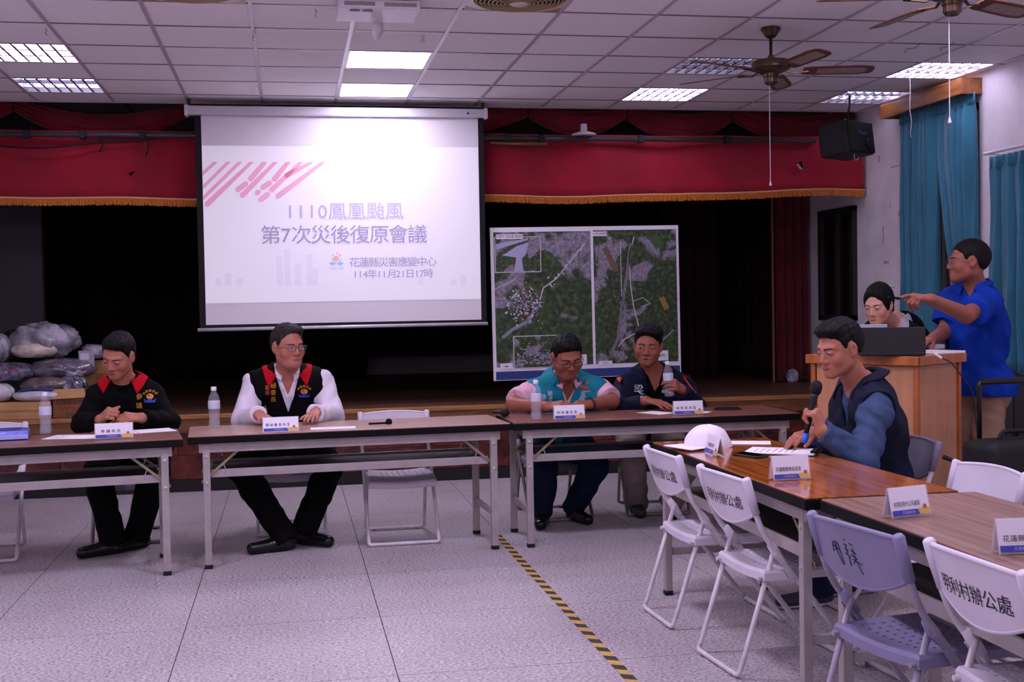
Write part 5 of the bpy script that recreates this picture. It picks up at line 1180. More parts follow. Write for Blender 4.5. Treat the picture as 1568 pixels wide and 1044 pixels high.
def garment_push(vs, bvh, off):
    out = []
    for v in vs:
        v = Vector(v); q = bvh.find_nearest(v)
        if q[0] is not None:
            sdist = (v-q[0]).dot(q[1])
            if sdist < off: v = v+q[1]*(off-sdist)
        out.append(v)
    return out
def decal(txt, size, o, right, up, bvh, m, parent, off=.0025, name='embroidered_lettering', sx=1., shape=None):
    """print a text (or outline) on a garment by projecting it along the viewing normal of the garment"""
    right = Vector(right).normalized(); up = Vector(up).normalized(); nn = right.cross(up)
    if shape is None: me = text_mesh(txt, size)
    else:
        me = bpy.data.meshes.new(name); me.from_pydata([(x, y, 0) for x, y in shape], [], [tuple(range(len(shape)))])
    for v in me.vertices:
        p = Vector(o)+right*v.co.x*sx+up*v.co.y; h = bvh.ray_cast(p+nn*.25, -nn, .6)
        v.co = (h[0]+nn*off) if h[0] is not None else p
    me.materials.clear(); me.materials.append(m); return put(name, me, parent)
def collar(parent, c, axis, front, m, bvh, name='collar', ri=.062, th=.04, out=.055, drop=.055, gap=.55, point=.05, off=.006, back=.02):
    """folded collar band around the neck, open in front by the angle gap; flaps drape on the garment"""
    z = Vector(axis).normalized(); y = (Vector(front)-z*Vector(front).dot(z)).normalized(); x = y.cross(z); c = Vector(c); nu, nv = 36, 8
    V = []
    for i in range(nu+1):
        a = -math.pi+gap+(2*math.pi-2*gap)*i/nu; fr = max(0, -math.cos(a)); fr = fr**1.5 # a=0 back, +-pi front
        dirv = x*math.sin(a)-y*math.cos(a)
        for j in range(nv+1):
            v = j/nv
            if v < .35: k = v/.35; r = ri; hz = -.012+k*(th-.018*fr)
            else: k = (v-.35)/.65; r = ri+.008+k*(out*(1-.25*fr)+point*fr*.55); hz = (th-.018*fr-.012)-k*(drop*(.55+.45*fr)+point*fr)
            V.append(c+dirv*r+z*hz)
    V2 = []
    for k, v in enumerate(V):
        V2.append(garment_push([v], bvh, off)[0] if (k % (nv+1)) > 3 else v)
    w = nv+1; P_ = lambda u, v: V2[int(round(u*nu))*w+int(round(v*nv))]
    return MB().sheet(P_, nu, nv, .005).build(name, m, parent, smooth=True)
# ------------------------------------------------------------------ figure builder
UP = np.array((0, 0, 1.))
def A(px, py, y): return np.array(at(px, py, y=y))
def torso(F, J, o, g=1., sc=1., low=0., kk=.05):
    N, P, f = J['N'], J['P'], J['F']; t = N-P; lat = J['lat']
    F.rc(P+t*low, P+t*.45, (.148*g)*sc+o, (.146*g)*sc+o, kk, f, .80*(1+.12*(g-1)*4))
    F.rc(P+t*.42, P+t*.80, .150*sc*(1+.4*(g-1))+o, .128*sc+o, kk, f, .74)
    for s in ('L', 'R'):
        S = J['S'+s]; F.rc(N-t*.10, S+(N-S)*.12-np.array((0, 0, .012)), .060*sc+o, .056*sc+o, .04)
        F.rc(N+UP*.03*sc, S+(N-S)*.3+UP*.012, .040*sc+o*.7, .040*sc+o*.7, .04)
        F.rc(S+(N-S)*.2-UP*.06, P+t*.55+lat*(.085 if s == 'L' else -.085)*sc, .07*sc+o, .08*sc+o, .05, f, .9)
def pelvis(F, J, o, g=1., sc=1.):
    F.rc(J['HL'], J['HR'], .098*sc*g+o, .098*sc*g+o, .04)
def arm(F, J, s, o, sc=1., end=1., upper=1., cap=True, k=.03, flare=0.):
    S, E, W_ = J['S'+s], J['E'+s], J['W'+s]
    if upper < 1: F.rc(S, S+(E-S)*upper, .052*sc+o*.7, .047*sc+o+flare, k, capb=cap); return
    F.rc(S, E, .052*sc+o*.75, .044*sc+o, k); F.rc(E, E+(W_-E)*end, .044*sc+o, (.030*sc+o if end >= .9 else .036*sc+o), k*.7, capb=cap and end <= 1)
def leg(F, J, s, o, sc=1., g=1., cap=True, flare=0., end=1.):
    H, K, An = J['H'+s], J['K'+s], J['A'+s]
    F.rc(H, K, .088*sc*g+o, .060*sc+o, .04); F.rc(K, K+(An-K)*end, .057*sc+o, .040*sc+o+flare, .03, capb=cap)
    m = K+(An-K)*.3; F.rc(m, m+(An-K)*.15, .054*sc+o, .048*sc+o, .03)
def foot(F, J, s, o=0., sc=1., boot=False, k=.02):
    An, T = J['A'+s], J['T'+s]; d = T-An; d[2] = 0; d = d/np.linalg.norm(d); h = np.array((An[0], An[1], .04*sc))-d*.045*sc; t = np.array((An[0], An[1], .034*sc))+d*.165*sc
    F.rc(An, h+d*.03, .038*sc+o, .036*sc+o, k); F.rc(h, h+d*.10, .033*sc+o, .035*sc+o, k); F.rc(h+d*.08, t, .038*sc+o, .031*sc+o, k, UP, .85)
    F.apply(lambda x, y, z: -(z-.004+0*x+0*y), np.minimum(h, t)-.08, np.maximum(h, t)+.08, 0, 'i') if False else None
def bounds(J, pad=.2):
    P_ = np.array([v for k, v in J.items() if k in ('N', 'P', 'SL', 'SR', 'EL', 'ER', 'WL', 'WR', 'HL', 'HR', 'KL', 'KR', 'AL', 'AR', 'TL', 'TR', 'head')]); return P_.min(0)-pad, P_.max(0)+pad
def finish(J, sc):
    J['F'] = nrm(J['F']); J['lat'] = nrm(np.cross(UP, J['F']))
    for s, q in (('L', 1), ('R', -1)): J.setdefault('H'+s, J['P']+J['lat']*.092*sc*q-UP*.01)
    for k in list(J):
        if k != 'F': J[k] = np.array(J[k], float)
    return J
def figure(label, J, H, sc, skin, hands, girth=1., h=.0045, cat='person', bare=False):
    root = thing('person', label, cat, (J['P'][0], J['P'][1], 0)); root.location = (0, 0, 0)
    lo, hi = bounds(J); F = Field(lo, hi, h)
    torso(F, J, 0, girth, sc); pelvis(F, J, 0, girth, sc)
    for s in 'LR': arm(F, J, s, 0, sc, cap=False); leg(F, J, s, 0, sc, cap=False); foot(F, J, s, -.006, sc)
    nb = J['N']; hb = H.w((0, -.022, -.055)); F.rc(nb-UP*.03, hb, .060*sc, .056*sc, .03)
    H.add(F); rec = {}
    for s in 'LR':
        a = hands[s]; rec[s] = {}; hand(F, J['W'+s], a['f'], a['n'], s == 'L', a.get('curl', (.35,)*4), a.get('thumb', (.7, .25)), sc*.98, a.get('spread', .06), rec[s])
    hc = H.c; wr = [J['W'+s] for s in 'LR']; el = [J['E'+s] for s in 'LR']
    def keep(co):
        k = np.linalg.norm(co-hc, axis=1) < .2*sc
        for w_, e_, s in zip(wr, el, 'LR'):
            k |= np.linalg.norm(co-w_, axis=1) < .15
            t_ = hands[s]['f']; k |= np.linalg.norm(co-(w_+nrm(t_)*.12), axis=1) < .13
            if bare: k |= np.linalg.norm(co-e_, axis=1) < .26
        return k
    me = F.mesh('body', keep); me.materials.append(skin)
    co = np.empty(len(me.vertices)*3, np.float32); me.vertices.foreach_get('co', co); L_ = H.loc(co.reshape(-1, 3)); L_[:, 0] /= H.wide
    lipm = np.exp(-((L_[:, 0]/.021)**4+((L_[:, 2]+.0685)/.0085)**4))*(L_[:, 1] > .06); chk = .22*np.exp(-(((np.abs(L_[:, 0])-.04)/.022)**2+((L_[:, 2]+.03)/.02)**2))*(L_[:, 1] > .02); nose = .2*np.exp(-((L_[:, 0]/.014)**2+((L_[:, 2]+.03)/.016)**2))*(L_[:, 1] > .08)
    tone = np.clip(lipm*.75+chk+nose, 0, 1); ca = me.color_attributes.new('tone', 'FLOAT_COLOR', 'POINT'); ca.data.foreach_set('color', np.repeat(np.stack([tone, tone, tone, np.ones_like(tone)], 1).astype(np.float32), 1, 0).ravel())
    body = put('body', me, root); return root, body, bvh_of(me), rec
def garment(root, name, J, m, build, h=.0075, noise=(.0055, 48.), seed=1, pad=.22, label=None, cuts=()):
    lo, hi = bounds(J, pad); F = Field(lo, hi, h); build(F)
    if noise: F.noise(noise[0], noise[1], seed)
    for c in cuts: c(F)
    me = F.mesh(name); me.materials.append(m); o = put(name, me, root, label=label); return o, bvh_of(me)
def cut_neck(J, H, r=.068, up=.2):
    return lambda F: F.rc(J['N']+UP*.005+J['F']*.004, J['N']+UP*up+J['F']*.02, r, r*1.35, .006, op='s')
def cut_v(J, depth, width, sc=1., rnd=.008):
    """V opening in the front of a garment"""
    N, f, lat = J['N'], J['F'], J['lat']; ax = nrm(J['N']-J['P'])
    def fn(x, y, z):
        px, py, pz = x-N[0], y-N[1], z-N[2]; X = np.abs(px*lat[0]+py*lat[1]+pz*lat[2]); Z = px*ax[0]+py*ax[1]+pz*ax[2]; Y = px*f[0]+py*f[1]+pz*f[2]
        return np.maximum(np.maximum((X-(Z+depth)*width/depth)*.9, -(Z+depth)), -(Y-.0))
    return lambda F: F.apply(fn, N-.45, N+.35, rnd, 's')
def cut_plane(p, n):
    """keep the side of the plane away from n"""
    p = np.array(p); n = nrm(n); return lambda F: F.apply(lambda x, y, z: (x-p[0])*n[0]+(y-p[1])*n[1]+(z-p[2])*n[2], F.lo, F.lo+F.n*F.h, 0, 'i')
def cut_arms(J, sc, r=.072):
    def c(F):
        for s in 'LR':
            S, E, N = J['S'+s], J['E'+s], J['N']; out = nrm(S-N); d = nrm(E-S); q = S+out*.058*sc+UP*.01
            F.rc(q, q+d*.25+out*.02, r*sc, r*sc*1.1, .01, op='s')
    return c
def trousers(root, J, m, sc, g=1., o=.014, seed=2, flare=.012, waist=.32, name='trousers'):
    def b(F):
        pelvis(F, J, o, g, sc); t = J['N']-J['P']; F.rc(J['P']+t*.02, J['P']+t*waist, .146*g*sc+o, .140*g*sc+o, .05, J['F'], .82, capb=True)
        for s in 'LR': leg(F, J, s, o, sc, flare=flare, end=1.13, g=g)
    return garment(root, name, J, m, b, h=.009, seed=seed, noise=(.007, 42.))[0]
def shoes(root, J, m, sc, sole_m=None, o=.004, boot=0., name='shoe'):
    for s in 'LR':
        An, T = J['A'+s], J['T'+s]; lo = np.minimum(An, T)-.14; hi = np.maximum(An, T)+np.array((.14, .14, .14+boot)); F = Field(lo, hi, .005)
        foot(F, J, s, o, sc, k=.018)
        if boot: F.rc(An-UP*.02, An+(J['K'+s]-An)*boot/np.linalg.norm(J['K'+s]-An), .047*sc, .056*sc, .02, capb=True)
        else: F.apply(lambda x, y, z: z-.105*sc+0*x+0*y, lo, hi, 0, 'i')
        F.apply(lambda x, y, z: .016-z+0*x+0*y, lo, hi, 0, 'i'); me = F.mesh(name); me.materials.append(m); sh = put(name, me, root)
        F2 = Field(lo, hi, .005); foot(F2, J, s, o+.004, sc, k=.018); F2.apply(lambda x, y, z: np.maximum(z-.020, .001-z)+0*x+0*y, lo, hi, 0, 'i'); me = F2.mesh('shoe_sole'); me.materials.append(sole_m or rub); put('shoe_sole', me, sh)
def hair_obj(H, root, m, zline, **kw):
    me = H.hair(zline, **kw); me.materials.append(m); return put('hair', me, root)
def zl(pts):
    ys_, zs_ = np.array([p[0] for p in pts], np.float32), np.array([p[1] for p in pts], np.float32)
    return lambda A_, Y, X=None: np.interp(Y, ys_, zs_)
MALE = [(-.14, -.062), (-.09, -.058), (-.05, -.045), (-.034, -.012), (-.012, .030), (.010, .018), (.020, -.010), (.030, .004), (.040, .038), (.058, .056), (.075, .066), (.11, .070)]
def male_line(front=.066, shift=0.):
    p = [(y, (front+(z-.066) if y > .05 else z)) for y, z in MALE]; f = zl(p); return lambda A_, Y, X=None: f(A_, Y)-.0*A_
hair_k = mat('hair_black', (7, 6, 7), .6, spec=.22, bump=(180, .5), stretch=(1, 1, .25)); hair_g = mat('hair_grey', (62, 56, 57), .6, spec=.2, noise=(60, .6), rgb2=(24, 20, 22), bump=(160, .6), stretch=(1, 1, .25)); hair_b = mat('hair_brown_black', (13, 9, 8), .6, spec=.22, bump=(180, .5), stretch=(1, 1, .25))
skin1 = skin_material('skin_warm', (178, 116, 92)); skin2 = skin_material('skin_ruddy', (182, 118, 98)); skin3 = skin_material('skin_tan', (152, 92, 72)); skin4 = skin_material('skin_pale', (196, 146, 124), (170, 84, 84))
cloth = lambda n, c, r=.85, **k: mat(n, c, r, noise=(7, .12), bump=(350, .12), spec=.12, **k)
blackc = cloth('cloth_black', (10, 9, 11)); redc = cloth('collar_red', (190, 20, 34)); whitec = cloth('cloth_white', (228, 220, 232)); tealc = cloth('vest_teal', (28, 128, 148), .6); pinkc = cloth('shirt_pink', (226, 176, 196)); navyc = cloth('jacket_navy', (18, 24, 46), .6); jeans = cloth('jeans', (24, 32, 56)); khaki = cloth('trousers_khaki', (158, 128, 106)); beige = cloth('trousers_beige', (150, 138, 130)); bluec = cloth('polo_blue', (16, 56, 160), .7); steelb = cloth('shirt_steel_blue', (60, 76, 108)); navyv = cloth('vest_navy', (24, 28, 48), .65); greyc = cloth('shirt_grey', (176, 172, 186)); leather = mat('shoe_leather', (18, 16, 17), .25); oliv = mat('boot_olive', (44, 48, 38), .5); sneak = mat('sneaker_mesh', (38, 36, 42), .7); white_s = mat('sole_white', (190, 184, 190), .6); darktee = cloth('tee_black', (7, 7, 9))
gold_t = mat('embroidery_gold', (216, 150, 50), .6); blue_t = mat('embroidery_blue', (44, 70, 180), .6); red_t = mat('embroidery_red', (210, 60, 40), .6); white_t = mat('embroidery_white', (210, 214, 220), .6)
def emblem(o, right, up, bvh, parent):
    c = [(math.cos(2*math.pi*k/12), math.sin(2*math.pi*k/12)) for k in range(12)]; o = Vector(o); r = Vector(right).normalized(); u = Vector(up).normalized()
    decal('', 0, o+u*.0, r, u, bvh, gold_t, parent, shape=[(x*.022, y*.018) for x, y in c], name='embroidered_emblem'); decal('', 0, o+u*.006-r*.006, r, u, bvh, red_t, parent, off=.0032, shape=[(x*.009, y*.008) for x, y in c], name='embroidered_emblem')
    decal('', 0, o-u*.022, r, u, bvh, blue_t, parent, off=.003, shape=[(-.036, .010), (-.02, -.004), (0, .012), (.02, -.004), (.036, .010), (.03, -.016), (-.03, -.016)], name='embroidered_emblem')
    for k, chx in enumerate('花蓮縣政府'):
        a = math.pi*(.82-.16*k); decal(chx, .017, o+r*math.cos(a)*.042+u*(math.sin(a)*.036-.002), r, u, bvh, gold_t, parent)
def watch(root, J, s, m, r=.036):
    E, W_ = J['E'+s], J['W'+s]; d = nrm(W_-E); c = W_-d*.012; a = nrm(np.cross(d, UP)); b = np.cross(a, d)
    MB().tube([c+(a*math.cos(t)+b*math.sin(t))*r for t in [2*math.pi*k/18 for k in range(18)]], .007, 8, closed=True).build('wristwatch', m, root, smooth=True)
SEAT = cut_plane((0, 0, .462), (0, 0, -1))
# ------------------------------------------------------------------ man in black jacket with red collar
sc = 1.10
H = Head(A(181, 544, 7.72), (-.34, -.84, -.42), (.05, -.25, 1), sc=1.12)
J = finish(dict(F=(-.08, -1, 0), N=A(189, 586, 7.86), SL=A(231, 604, 7.87), SR=A(151, 607, 7.84), EL=A(258, 645, 7.80), ER=A(127, 648, 7.76), WL=A(216, 640, 7.56), WR=A(154, 643, 7.54),
     P=(-.985, 8.10, .605), KL=A(238, 722, 7.66), KR=A(149, 724, 7.62), AL=np.array(at(211, 812, z=.11)), AR=np.array(at(170, 820, z=.11)), TL=np.array(at(186, 838, z=.03)), TR=np.array(at(136, 846, z=.03)), head=H.c), sc)
root, body, bv, rec = figure('seated man in black jacket with red collar looking down at his hands', J, H, sc, skin1, dict(L=dict(f=(-.78, -.55, .12), n=(-.3, .5, -.75), curl=(.75, .7, .65, .6), thumb=(.35, .35)), R=dict(f=(.45, -.45, .35), n=(.7, .55, -.4), curl=(1.15, 1.2, 1.2, 1.2), thumb=(.25, .5))))
face_parts(H, body, bv, hair_k, open_=.35, look=-.3, brow=1.1)
hair_obj(H, root, hair_k, male_line(.072), o=.010, seed=3, extra=lambda X, Y, Z, A_, d: Field.smin(d, Head.ell(X, Y, Z, (0, .035, .085), (.062, .055, .040)), .02))
jk, jb = garment(root, 'jacket', J, blackc, lambda F: (torso(F, J, .016, 1.02, sc), [arm(F, J, s, .015, sc, end=.93) for s in 'LR']), seed=4, cuts=(cut_neck(J, H, .080), SEAT))
collar(root, J['N']+UP*.012, (0, -.12, 1), J['F'], redc, jb, ri=.078, th=.045, out=.055, drop=.05, gap=.72, point=.06)
decal('', 0, J['N']+J['F']*.12-UP*.12+J['lat']*.0, J['lat'], (0, 0, 1), jb, mat('zip_grey', (44, 44, 48), .4), jk, shape=[(-.003, .09), (.003, .09), (.003, -.2), (-.003, -.2)], name='zip')
rt = J['lat']*1.0; cc = A(221, 610, 7.6); emblem(cc, rt, UP, jb, jk)
for k, chx in enumerate('參議'): decal(chx, .040, A(204, 611+k*14, 7.6), rt, UP, jb, gold_t, jk)
garment(root, 'turtleneck', J, darktee, h=.009, noise=None, build=lambda F: (torso(F, J, .003, .98, sc), F.rc(J['N']-UP*.03, J['N']+UP*.035+J['F']*.012, .084, .078, .02, capb=True)), seed=41)
tr_ = trousers(root, J, blackc, sc, seed=5); shoes(root, J, leather, sc)
pn = rec['R']['tips'][1]; MB().tube([Vector(pn)+Vector((-.03, .0, .02)), Vector(pn)+Vector((.03, -.01, .03))], .008, 8).build('pen', mat('pen_silver', (150, 150, 155), .3, metal=.6), label='small silver pen held in the fingers of the man in black', cat='pen')
# ------------------------------------------------------------------ man in white shirt and black vest
sc = 1.12
H = Head(A(441, 530, 7.80), (.50, -.86, -.06), (-.04, 0, 1), sc=1.14, wide=1.03, fat=.004)
J = finish(dict(F=(.03, -1, 0), N=A(440, 573, 7.90), SL=A(492, 584, 7.90), SR=A(389, 588, 7.89), EL=A(509, 637, 7.80), ER=A(373, 644, 7.78), WL=A(483, 644, 7.53), WR=A(397, 650, 7.50),
     P=(.005, 8.14, .61), KL=A(505, 714, 7.68), KR=A(368, 716, 7.62), AL=np.array(at(468, 806, z=.11)), AR=np.array(at(432, 815, z=.11)), TL=np.array(at(494, 829, z=.03)), TR=np.array(at(387, 841, z=.03)), head=H.c), sc)
for s in 'LR': J['W'+s][2] = max(J['W'+s][2], TZ+.060)
root, body, bv, rec = figure('seated man with glasses in white shirt and black vest with red collar', J, H, sc, skin2, dict(L=dict(f=(-.18, -.95, -.10), n=(0, .1, -1), curl=(.12, .11, .12, .14), thumb=(.5, .1)), R=dict(f=(.25, -.93, -.10), n=(0, .1, -1), curl=(.12, .11, .12, .14), thumb=(.5, .1))), girth=1.06)
face_parts(H, body, bv, hair_g, open_=.6, look=.5)
hair_obj(H, root, hair_g, lambda A_, Y, X: zl(MALE)(A_, Y)+.020*np.clip((Y-.03)/.03, 0, 1)*(1-(A_/.07)**2), o=.009, seed=5, amp=.0022, extra=lambda X, Y, Z, A_, d: Field.smin(d, Head.ell(X, Y, Z, (.012, .0, .088), (.07, .08, .035)), .02))
glasses(H, root, mat('frame_dark', (50, 44, 46), .3, metal=.5), lensh=.0145)
sh, sb = garment(root, 'shirt', J, whitec, lambda F: (torso(F, J, .005, 1.05, sc), [arm(F, J, s, .017, sc, end=.95) for s in 'LR']), seed=6, noise=(.0075, 50.), cuts=(cut_neck(J, H, .064), cut_v(J, .09, .035), SEAT))
vs_, vb = garment(root, 'vest', J, blackc, lambda F: torso(F, J, .024, 1.06, sc), seed=7, cuts=(cut_neck(J, H, .074), cut_v(J, .20, .062), cut_arms(J, sc), SEAT))
collar(root, J['N']+UP*.008, (0, -.10, 1), J['F'], whitec, sb, name='shirt_collar', ri=.062, th=.05, out=.02, drop=.03, gap=.42, point=.035, off=.005)
collar(root, J['N']+UP*.004, (0, -.12, 1), J['F'], redc, vb, name='vest_collar', ri=.074, th=.048, out=.065, drop=.055, gap=.80, point=.085, off=.006)
rt = J['lat']; emblem(A(468, 603, 7.6), rt, UP, vb, vs_)
for k, chx in enumerate('秘書長'): decal(chx, .038, A(419.5, 594+k*11, 7.6), rt, UP, vb, gold_t, vs_)
for k, chx in enumerate('花蓮'): decal(chx, .03, A(410, 597+k*8, 7.6), rt, UP, vb, red_t if k else gold_t, vs_)
decal('人', .035, A(407, 629, 7.6), rt, UP, vb, gold_t, vs_)
trousers(root, J, blackc, sc, seed=8); shoes(root, J, leather, sc); watch(root, J, 'L', mat('watch_steel', (150, 146, 140), .3, metal=.7))
# ------------------------------------------------------------------ man in teal vest
sc = 1.12
H = Head(A(868, 545, 7.70), (.10, -.88, -.42), (-.06, -.2, 1), sc=1.15, wide=1.06, fat=.006, jaw=1.08)
J = finish(dict(F=(.04, -1, 0), N=A(866, 583, 7.85), SL=A(919, 598, 7.86), SR=A(812, 602, 7.85), EL=A(937, 630, 7.74), ER=A(787, 632, 7.72), WL=A(902, 633, 7.55), WR=A(838, 634, 7.50),
     P=(1.765, 8.14, .61), KL=A(912, 714, 7.70), KR=A(834, 720, 7.66), AL=np.array(at(880, 772, z=.11)), AR=np.array(at(830, 778, z=.11)), TL=np.array(at(904, 798, z=.03)), TR=np.array(at(826, 808, z=.03)), head=H.c), sc)
for s in 'LR': J['W'+s][2] = TZ+.052; J['E'+s][2] = TZ+.052
root, body, bv, rec = figure('seated man with glasses in pink shirt and teal vest looking down', J, H, sc, skin3, dict(L=dict(f=(-.75, -.6, .02), n=(-.3, .4, -.8), curl=(.5, .55, .6, .65), thumb=(.35, .35)), R=dict(f=(.78, -.55, .08), n=(.3, .45, -.8), curl=(.35, .4, .45, .5), thumb=(.35, .35))), girth=1.12, bare=True)
face_parts(H, body, bv, hair_k, open_=.4, look=.0)
hair_obj(H, root, hair_k, male_line(.068), o=.009, seed=8, extra=lambda X, Y, Z, A_, d: Field.smin(d, Head.ell(X, Y, Z, (0, .02, .088), (.06, .065, .034)), .02))
glasses(H, root, mat('frame_black', (16, 15, 16), .35), lensh=.014, r=.0018)
sh, sb = garment(root, 'shirt', J, pinkc, lambda F: (torso(F, J, .005, 1.11, sc), [arm(F, J, s, .020, sc, upper=.74, flare=.012) for s in 'LR']), seed=9, noise=(.007, 50.), cuts=(cut_neck(J, H, .064), cut_v(J, .08, .035), SEAT))
vs_, vb = garment(root, 'vest', J, tealc, lambda F: torso(F, J, .025, 1.12, sc), seed=10, cuts=(cut_neck(J, H, .076), cut_v(J, .115, .045), cut_arms(J, sc), SEAT))
collar(root, J['N']+UP*.006, (0, -.14, 1), J['F'], pinkc, vb, name='shirt_collar', ri=.064, th=.05, out=.028, drop=.035, gap=.42, point=.035, off=.006)
collar(root, J['N']-UP*.004, (0, -.10, 1), J['F'], tealc, vb, name='vest_collar', ri=.080, th=.045, out=.03, drop=.035, gap=.95, point=.03, off=.006)
rt = J['lat']
for chx, px, py, z_ in (('秘', 852, 605, .038), ('徐', 840, 611, .046), ('書', 853, 614, .034), ('溫', 904, 608, .036), ('你', 902, 616, .040)): decal(chx, z_, A(px, py, 7.6), rt, UP, vb, white_t, vs_)
o_ = A(906, 591, 7.6); decal('', 0, o_, rt, UP, vb, red_t, vs_, shape=[(-.026, .028), (-.012, .02), (-.012, -.01), (.024, -.016), (.03, -.028), (-.006, -.034), (-.024, -.016)], name='embroidered_emblem'); decal('', 0, o_+np.array((.012, 0, .012)), rt, UP, vb, red_t, vs_, shape=[(-.006, -.012), (.016, -.004), (.018, .016), (.006, .022), (.008, .004)], name='embroidered_emblem')
decal('花蓮縣政府', .012, A(908, 602, 7.6), rt, UP, vb, white_t, vs_)
decal('', 0, J['N']+J['F']*.15-UP*.2, rt, (0, 0, 1), vb, mat('zip_dark', (20, 30, 36), .4), vs_, shape=[(-.004, .07), (.004, .07), (.004, -.2), (-.004, -.2)], name='zip')
trousers(root, J, jeans, sc, seed=11); shoes(root, J, leather, sc); watch(root, J, 'L', mat('band_black', (16, 16, 18), .5), .038)
# ------------------------------------------------------------------ man holding a water bottle
sc = 1.10
H = Head(A(992, 529, 7.90), (-.36, -.92, -.10), (.07, 0, 1), sc=1.14)
J = finish(dict(F=(-.14, -1, 0), N=A(1000, 573, 8.00), SL=A(1046, 590, 8.02), SR=A(957, 590, 7.97), EL=A(1066, 626, 7.84), ER=A(951, 628, 7.82), WL=A(1043, 596, 7.66), WR=A(989, 622, 7.60),
     P=(2.455, 8.20, .61), KL=A(1052, 706, 7.78), KR=A(968, 706, 7.74), AL=np.array(at(1030, 764, z=.11)), AR=np.array(at(974, 762, z=.11)), TL=np.array(at(1038, 792, z=.03)), TR=np.array(at(988, 793, z=.03)), head=H.c), sc)
J['WR'][2] = max(J['WR'][2], TZ+.060)
root, body, bv, rec = figure('seated man in navy jacket raising a water bottle in his hand', J, H, sc, skin3, dict(L=dict(f=(-.62, -.55, .35), n=(-.75, .45, -.1), curl=(.75, .8, .85, .9), thumb=(.55, .7)), R=dict(f=(.62, -.72, -.10), n=(.1, .1, -1), curl=(.15, .14, .16, .2), thumb=(.5, .15))), girth=1.04)
face_parts(H, body, bv, hair_b, open_=.42, look=-.4, mouth=.005)
hair_obj(H, root, hair_b, lambda A_, Y, X: zl(MALE)(A_, Y)-.004+.014*np.clip((Y-.04)/.03, 0, 1)*(1-((X+.015)/.05)**2), o=.013, seed=12, amp=.002, extra=lambda X, Y, Z, A_, d: Field.smin(d, Head.ell(X, Y, Z, (.01, .01, .085), (.082, .09, .042)), .02))
jk, jb = garment(root, 'jacket', J, navyc, lambda F: (torso(F, J, .018, 1.04, sc), [arm(F, J, s, .018, sc, end=.93) for s in 'LR']), seed=13, noise=(.006, 48.), cuts=(cut_neck(J, H, .072), cut_v(J, .30, .06), SEAT))
garment(root, 'undershirt', J, darktee, h=.009, build=lambda F: torso(F, J, .003, 1.02, sc), seed=14, cuts=(cut_neck(J, H, .062), cut_v(J, .07, .03)))
collar(root, J['N']+UP*.006, (0, -.08, 1), J['F'], navyc, jb, ri=.072, th=.045, out=.045, drop=.05, gap=.8, point=.06)
rt = J['lat']; decal('梁', .075, A(986, 601.5, 7.65), rt, UP, jb, white_t, jk); decal('鄉長', .028, A(1029, 604, 7.65), rt, UP, jb, white_t, jk); decal('', 0, A(953, 583, 7.75), rt, UP, jb, red_t, jk, shape=[(-.02, -.01), (.02, .008), (.006, .016), (-.012, .006)], name='embroidered_emblem')
decal('', 0, A(1059, 592, 7.8), rt, UP, jb, red_t, jk, shape=[(-.03, .05), (-.02, .054), (.045, -.05), (.038, -.054)], name='sleeve_stripe'); decal('', 0, A(1055, 578, 7.8), rt, UP, jb, red_t, jk, shape=[(-.012, -.012), (.016, -.01), (.014, .014), (-.01, .008)], name='sleeve_patch')
trousers(root, J, beige, sc, seed=15, flare=.02); shoes(root, J, oliv, sc, boot=.2, name='boot')
pp_ = rec['L']['palm']; fs_ = [rec['L']['tips'][1], pp_]; bc = (rec['L']['tips'][1]+rec['L']['tips'][4]+pp_*2)/4
bq = at(1025, 580, y=float(bc[1])); bottle('water bottle held up by the man in the navy jacket', (bq.x-.006, bq.y-.012, bq.z-.115), (.05, -.06, 0), 1.02)
# ------------------------------------------------------------------ speaker with microphone
sc = 1.08
H = Head(A(1284, 533, 5.30), (-.90, -.30, -.22), (-.12, -.05, 1), sc=1.10, wide=.98)
J = finish(dict(F=(-.97, -.22, 0), N=A(1322, 594, 5.36), SL=A(1342, 622, 5.17), SR=A(1302, 612, 5.56), EL=A(1322, 706, 5.03), ER=A(1272, 695, 5.58), WL=A(1258, 660, 5.06), WR=A(1243, 690, 5.36),
     P=(2.76, 5.42, .60), KL=(2.37, 5.24, .435), KR=(2.36, 5.62, .435), AL=(2.44, 5.36, .11), AR=(2.78, 5.55, .11), TL=(2.20, 5.33, .03), TR=(2.55, 5.50, .03), head=H.c), sc)
J['WR'][2] = TZ+.072
root, body, bv, rec = figure('seated speaker in navy vest holding a microphone to his mouth', J, H, sc, skin1, dict(L=dict(f=(-.22, .22, .95), n=(-.62, .75, -.1), curl=(1.15, 1.2, 1.2, 1.2), thumb=(.25, .75)), R=dict(f=(-.86, -.42, -.14), n=(-.05, .1, -1), curl=(.2, .2, .24, .28), thumb=(.45, .2))), h=.004)
face_parts(H, body, bv, hair_k, open_=.35)
hair_obj(H, root, hair_k, male_line(.066), o=.011, seed=15, h=.004, extra=lambda X, Y, Z, A_, d: Field.smin(d, Head.ell(X, Y, Z, (0, .03, .086), (.064, .07, .040)), .02))
sh, sb = garment(root, 'shirt', J, steelb, lambda F: (torso(F, J, .004, 1., sc), [arm(F, J, s, .016, sc, end=.94) for s in 'LR']), h=.006, seed=16, noise=(.008, 52.), cuts=(cut_neck(J, H, .063), SEAT))
vs_, vb = garment(root, 'vest', J, navyv, lambda F: torso(F, J, .027, 1.02, sc), h=.006, seed=17, noise=(.006, 36.), cuts=(cut_neck(J, H, .074), cut_v(J, .16, .05), cut_arms(J, sc, .076), SEAT))
collar(root, J['N']+UP*.022, (-.30, -.06, 1), J['F'], navyv, vb, ri=.074, th=.068, out=.05, drop=.05, gap=.7, point=.07)
trousers(root, J, jeans, sc, seed=18); shoes(root, J, sneak, sc, white_s)
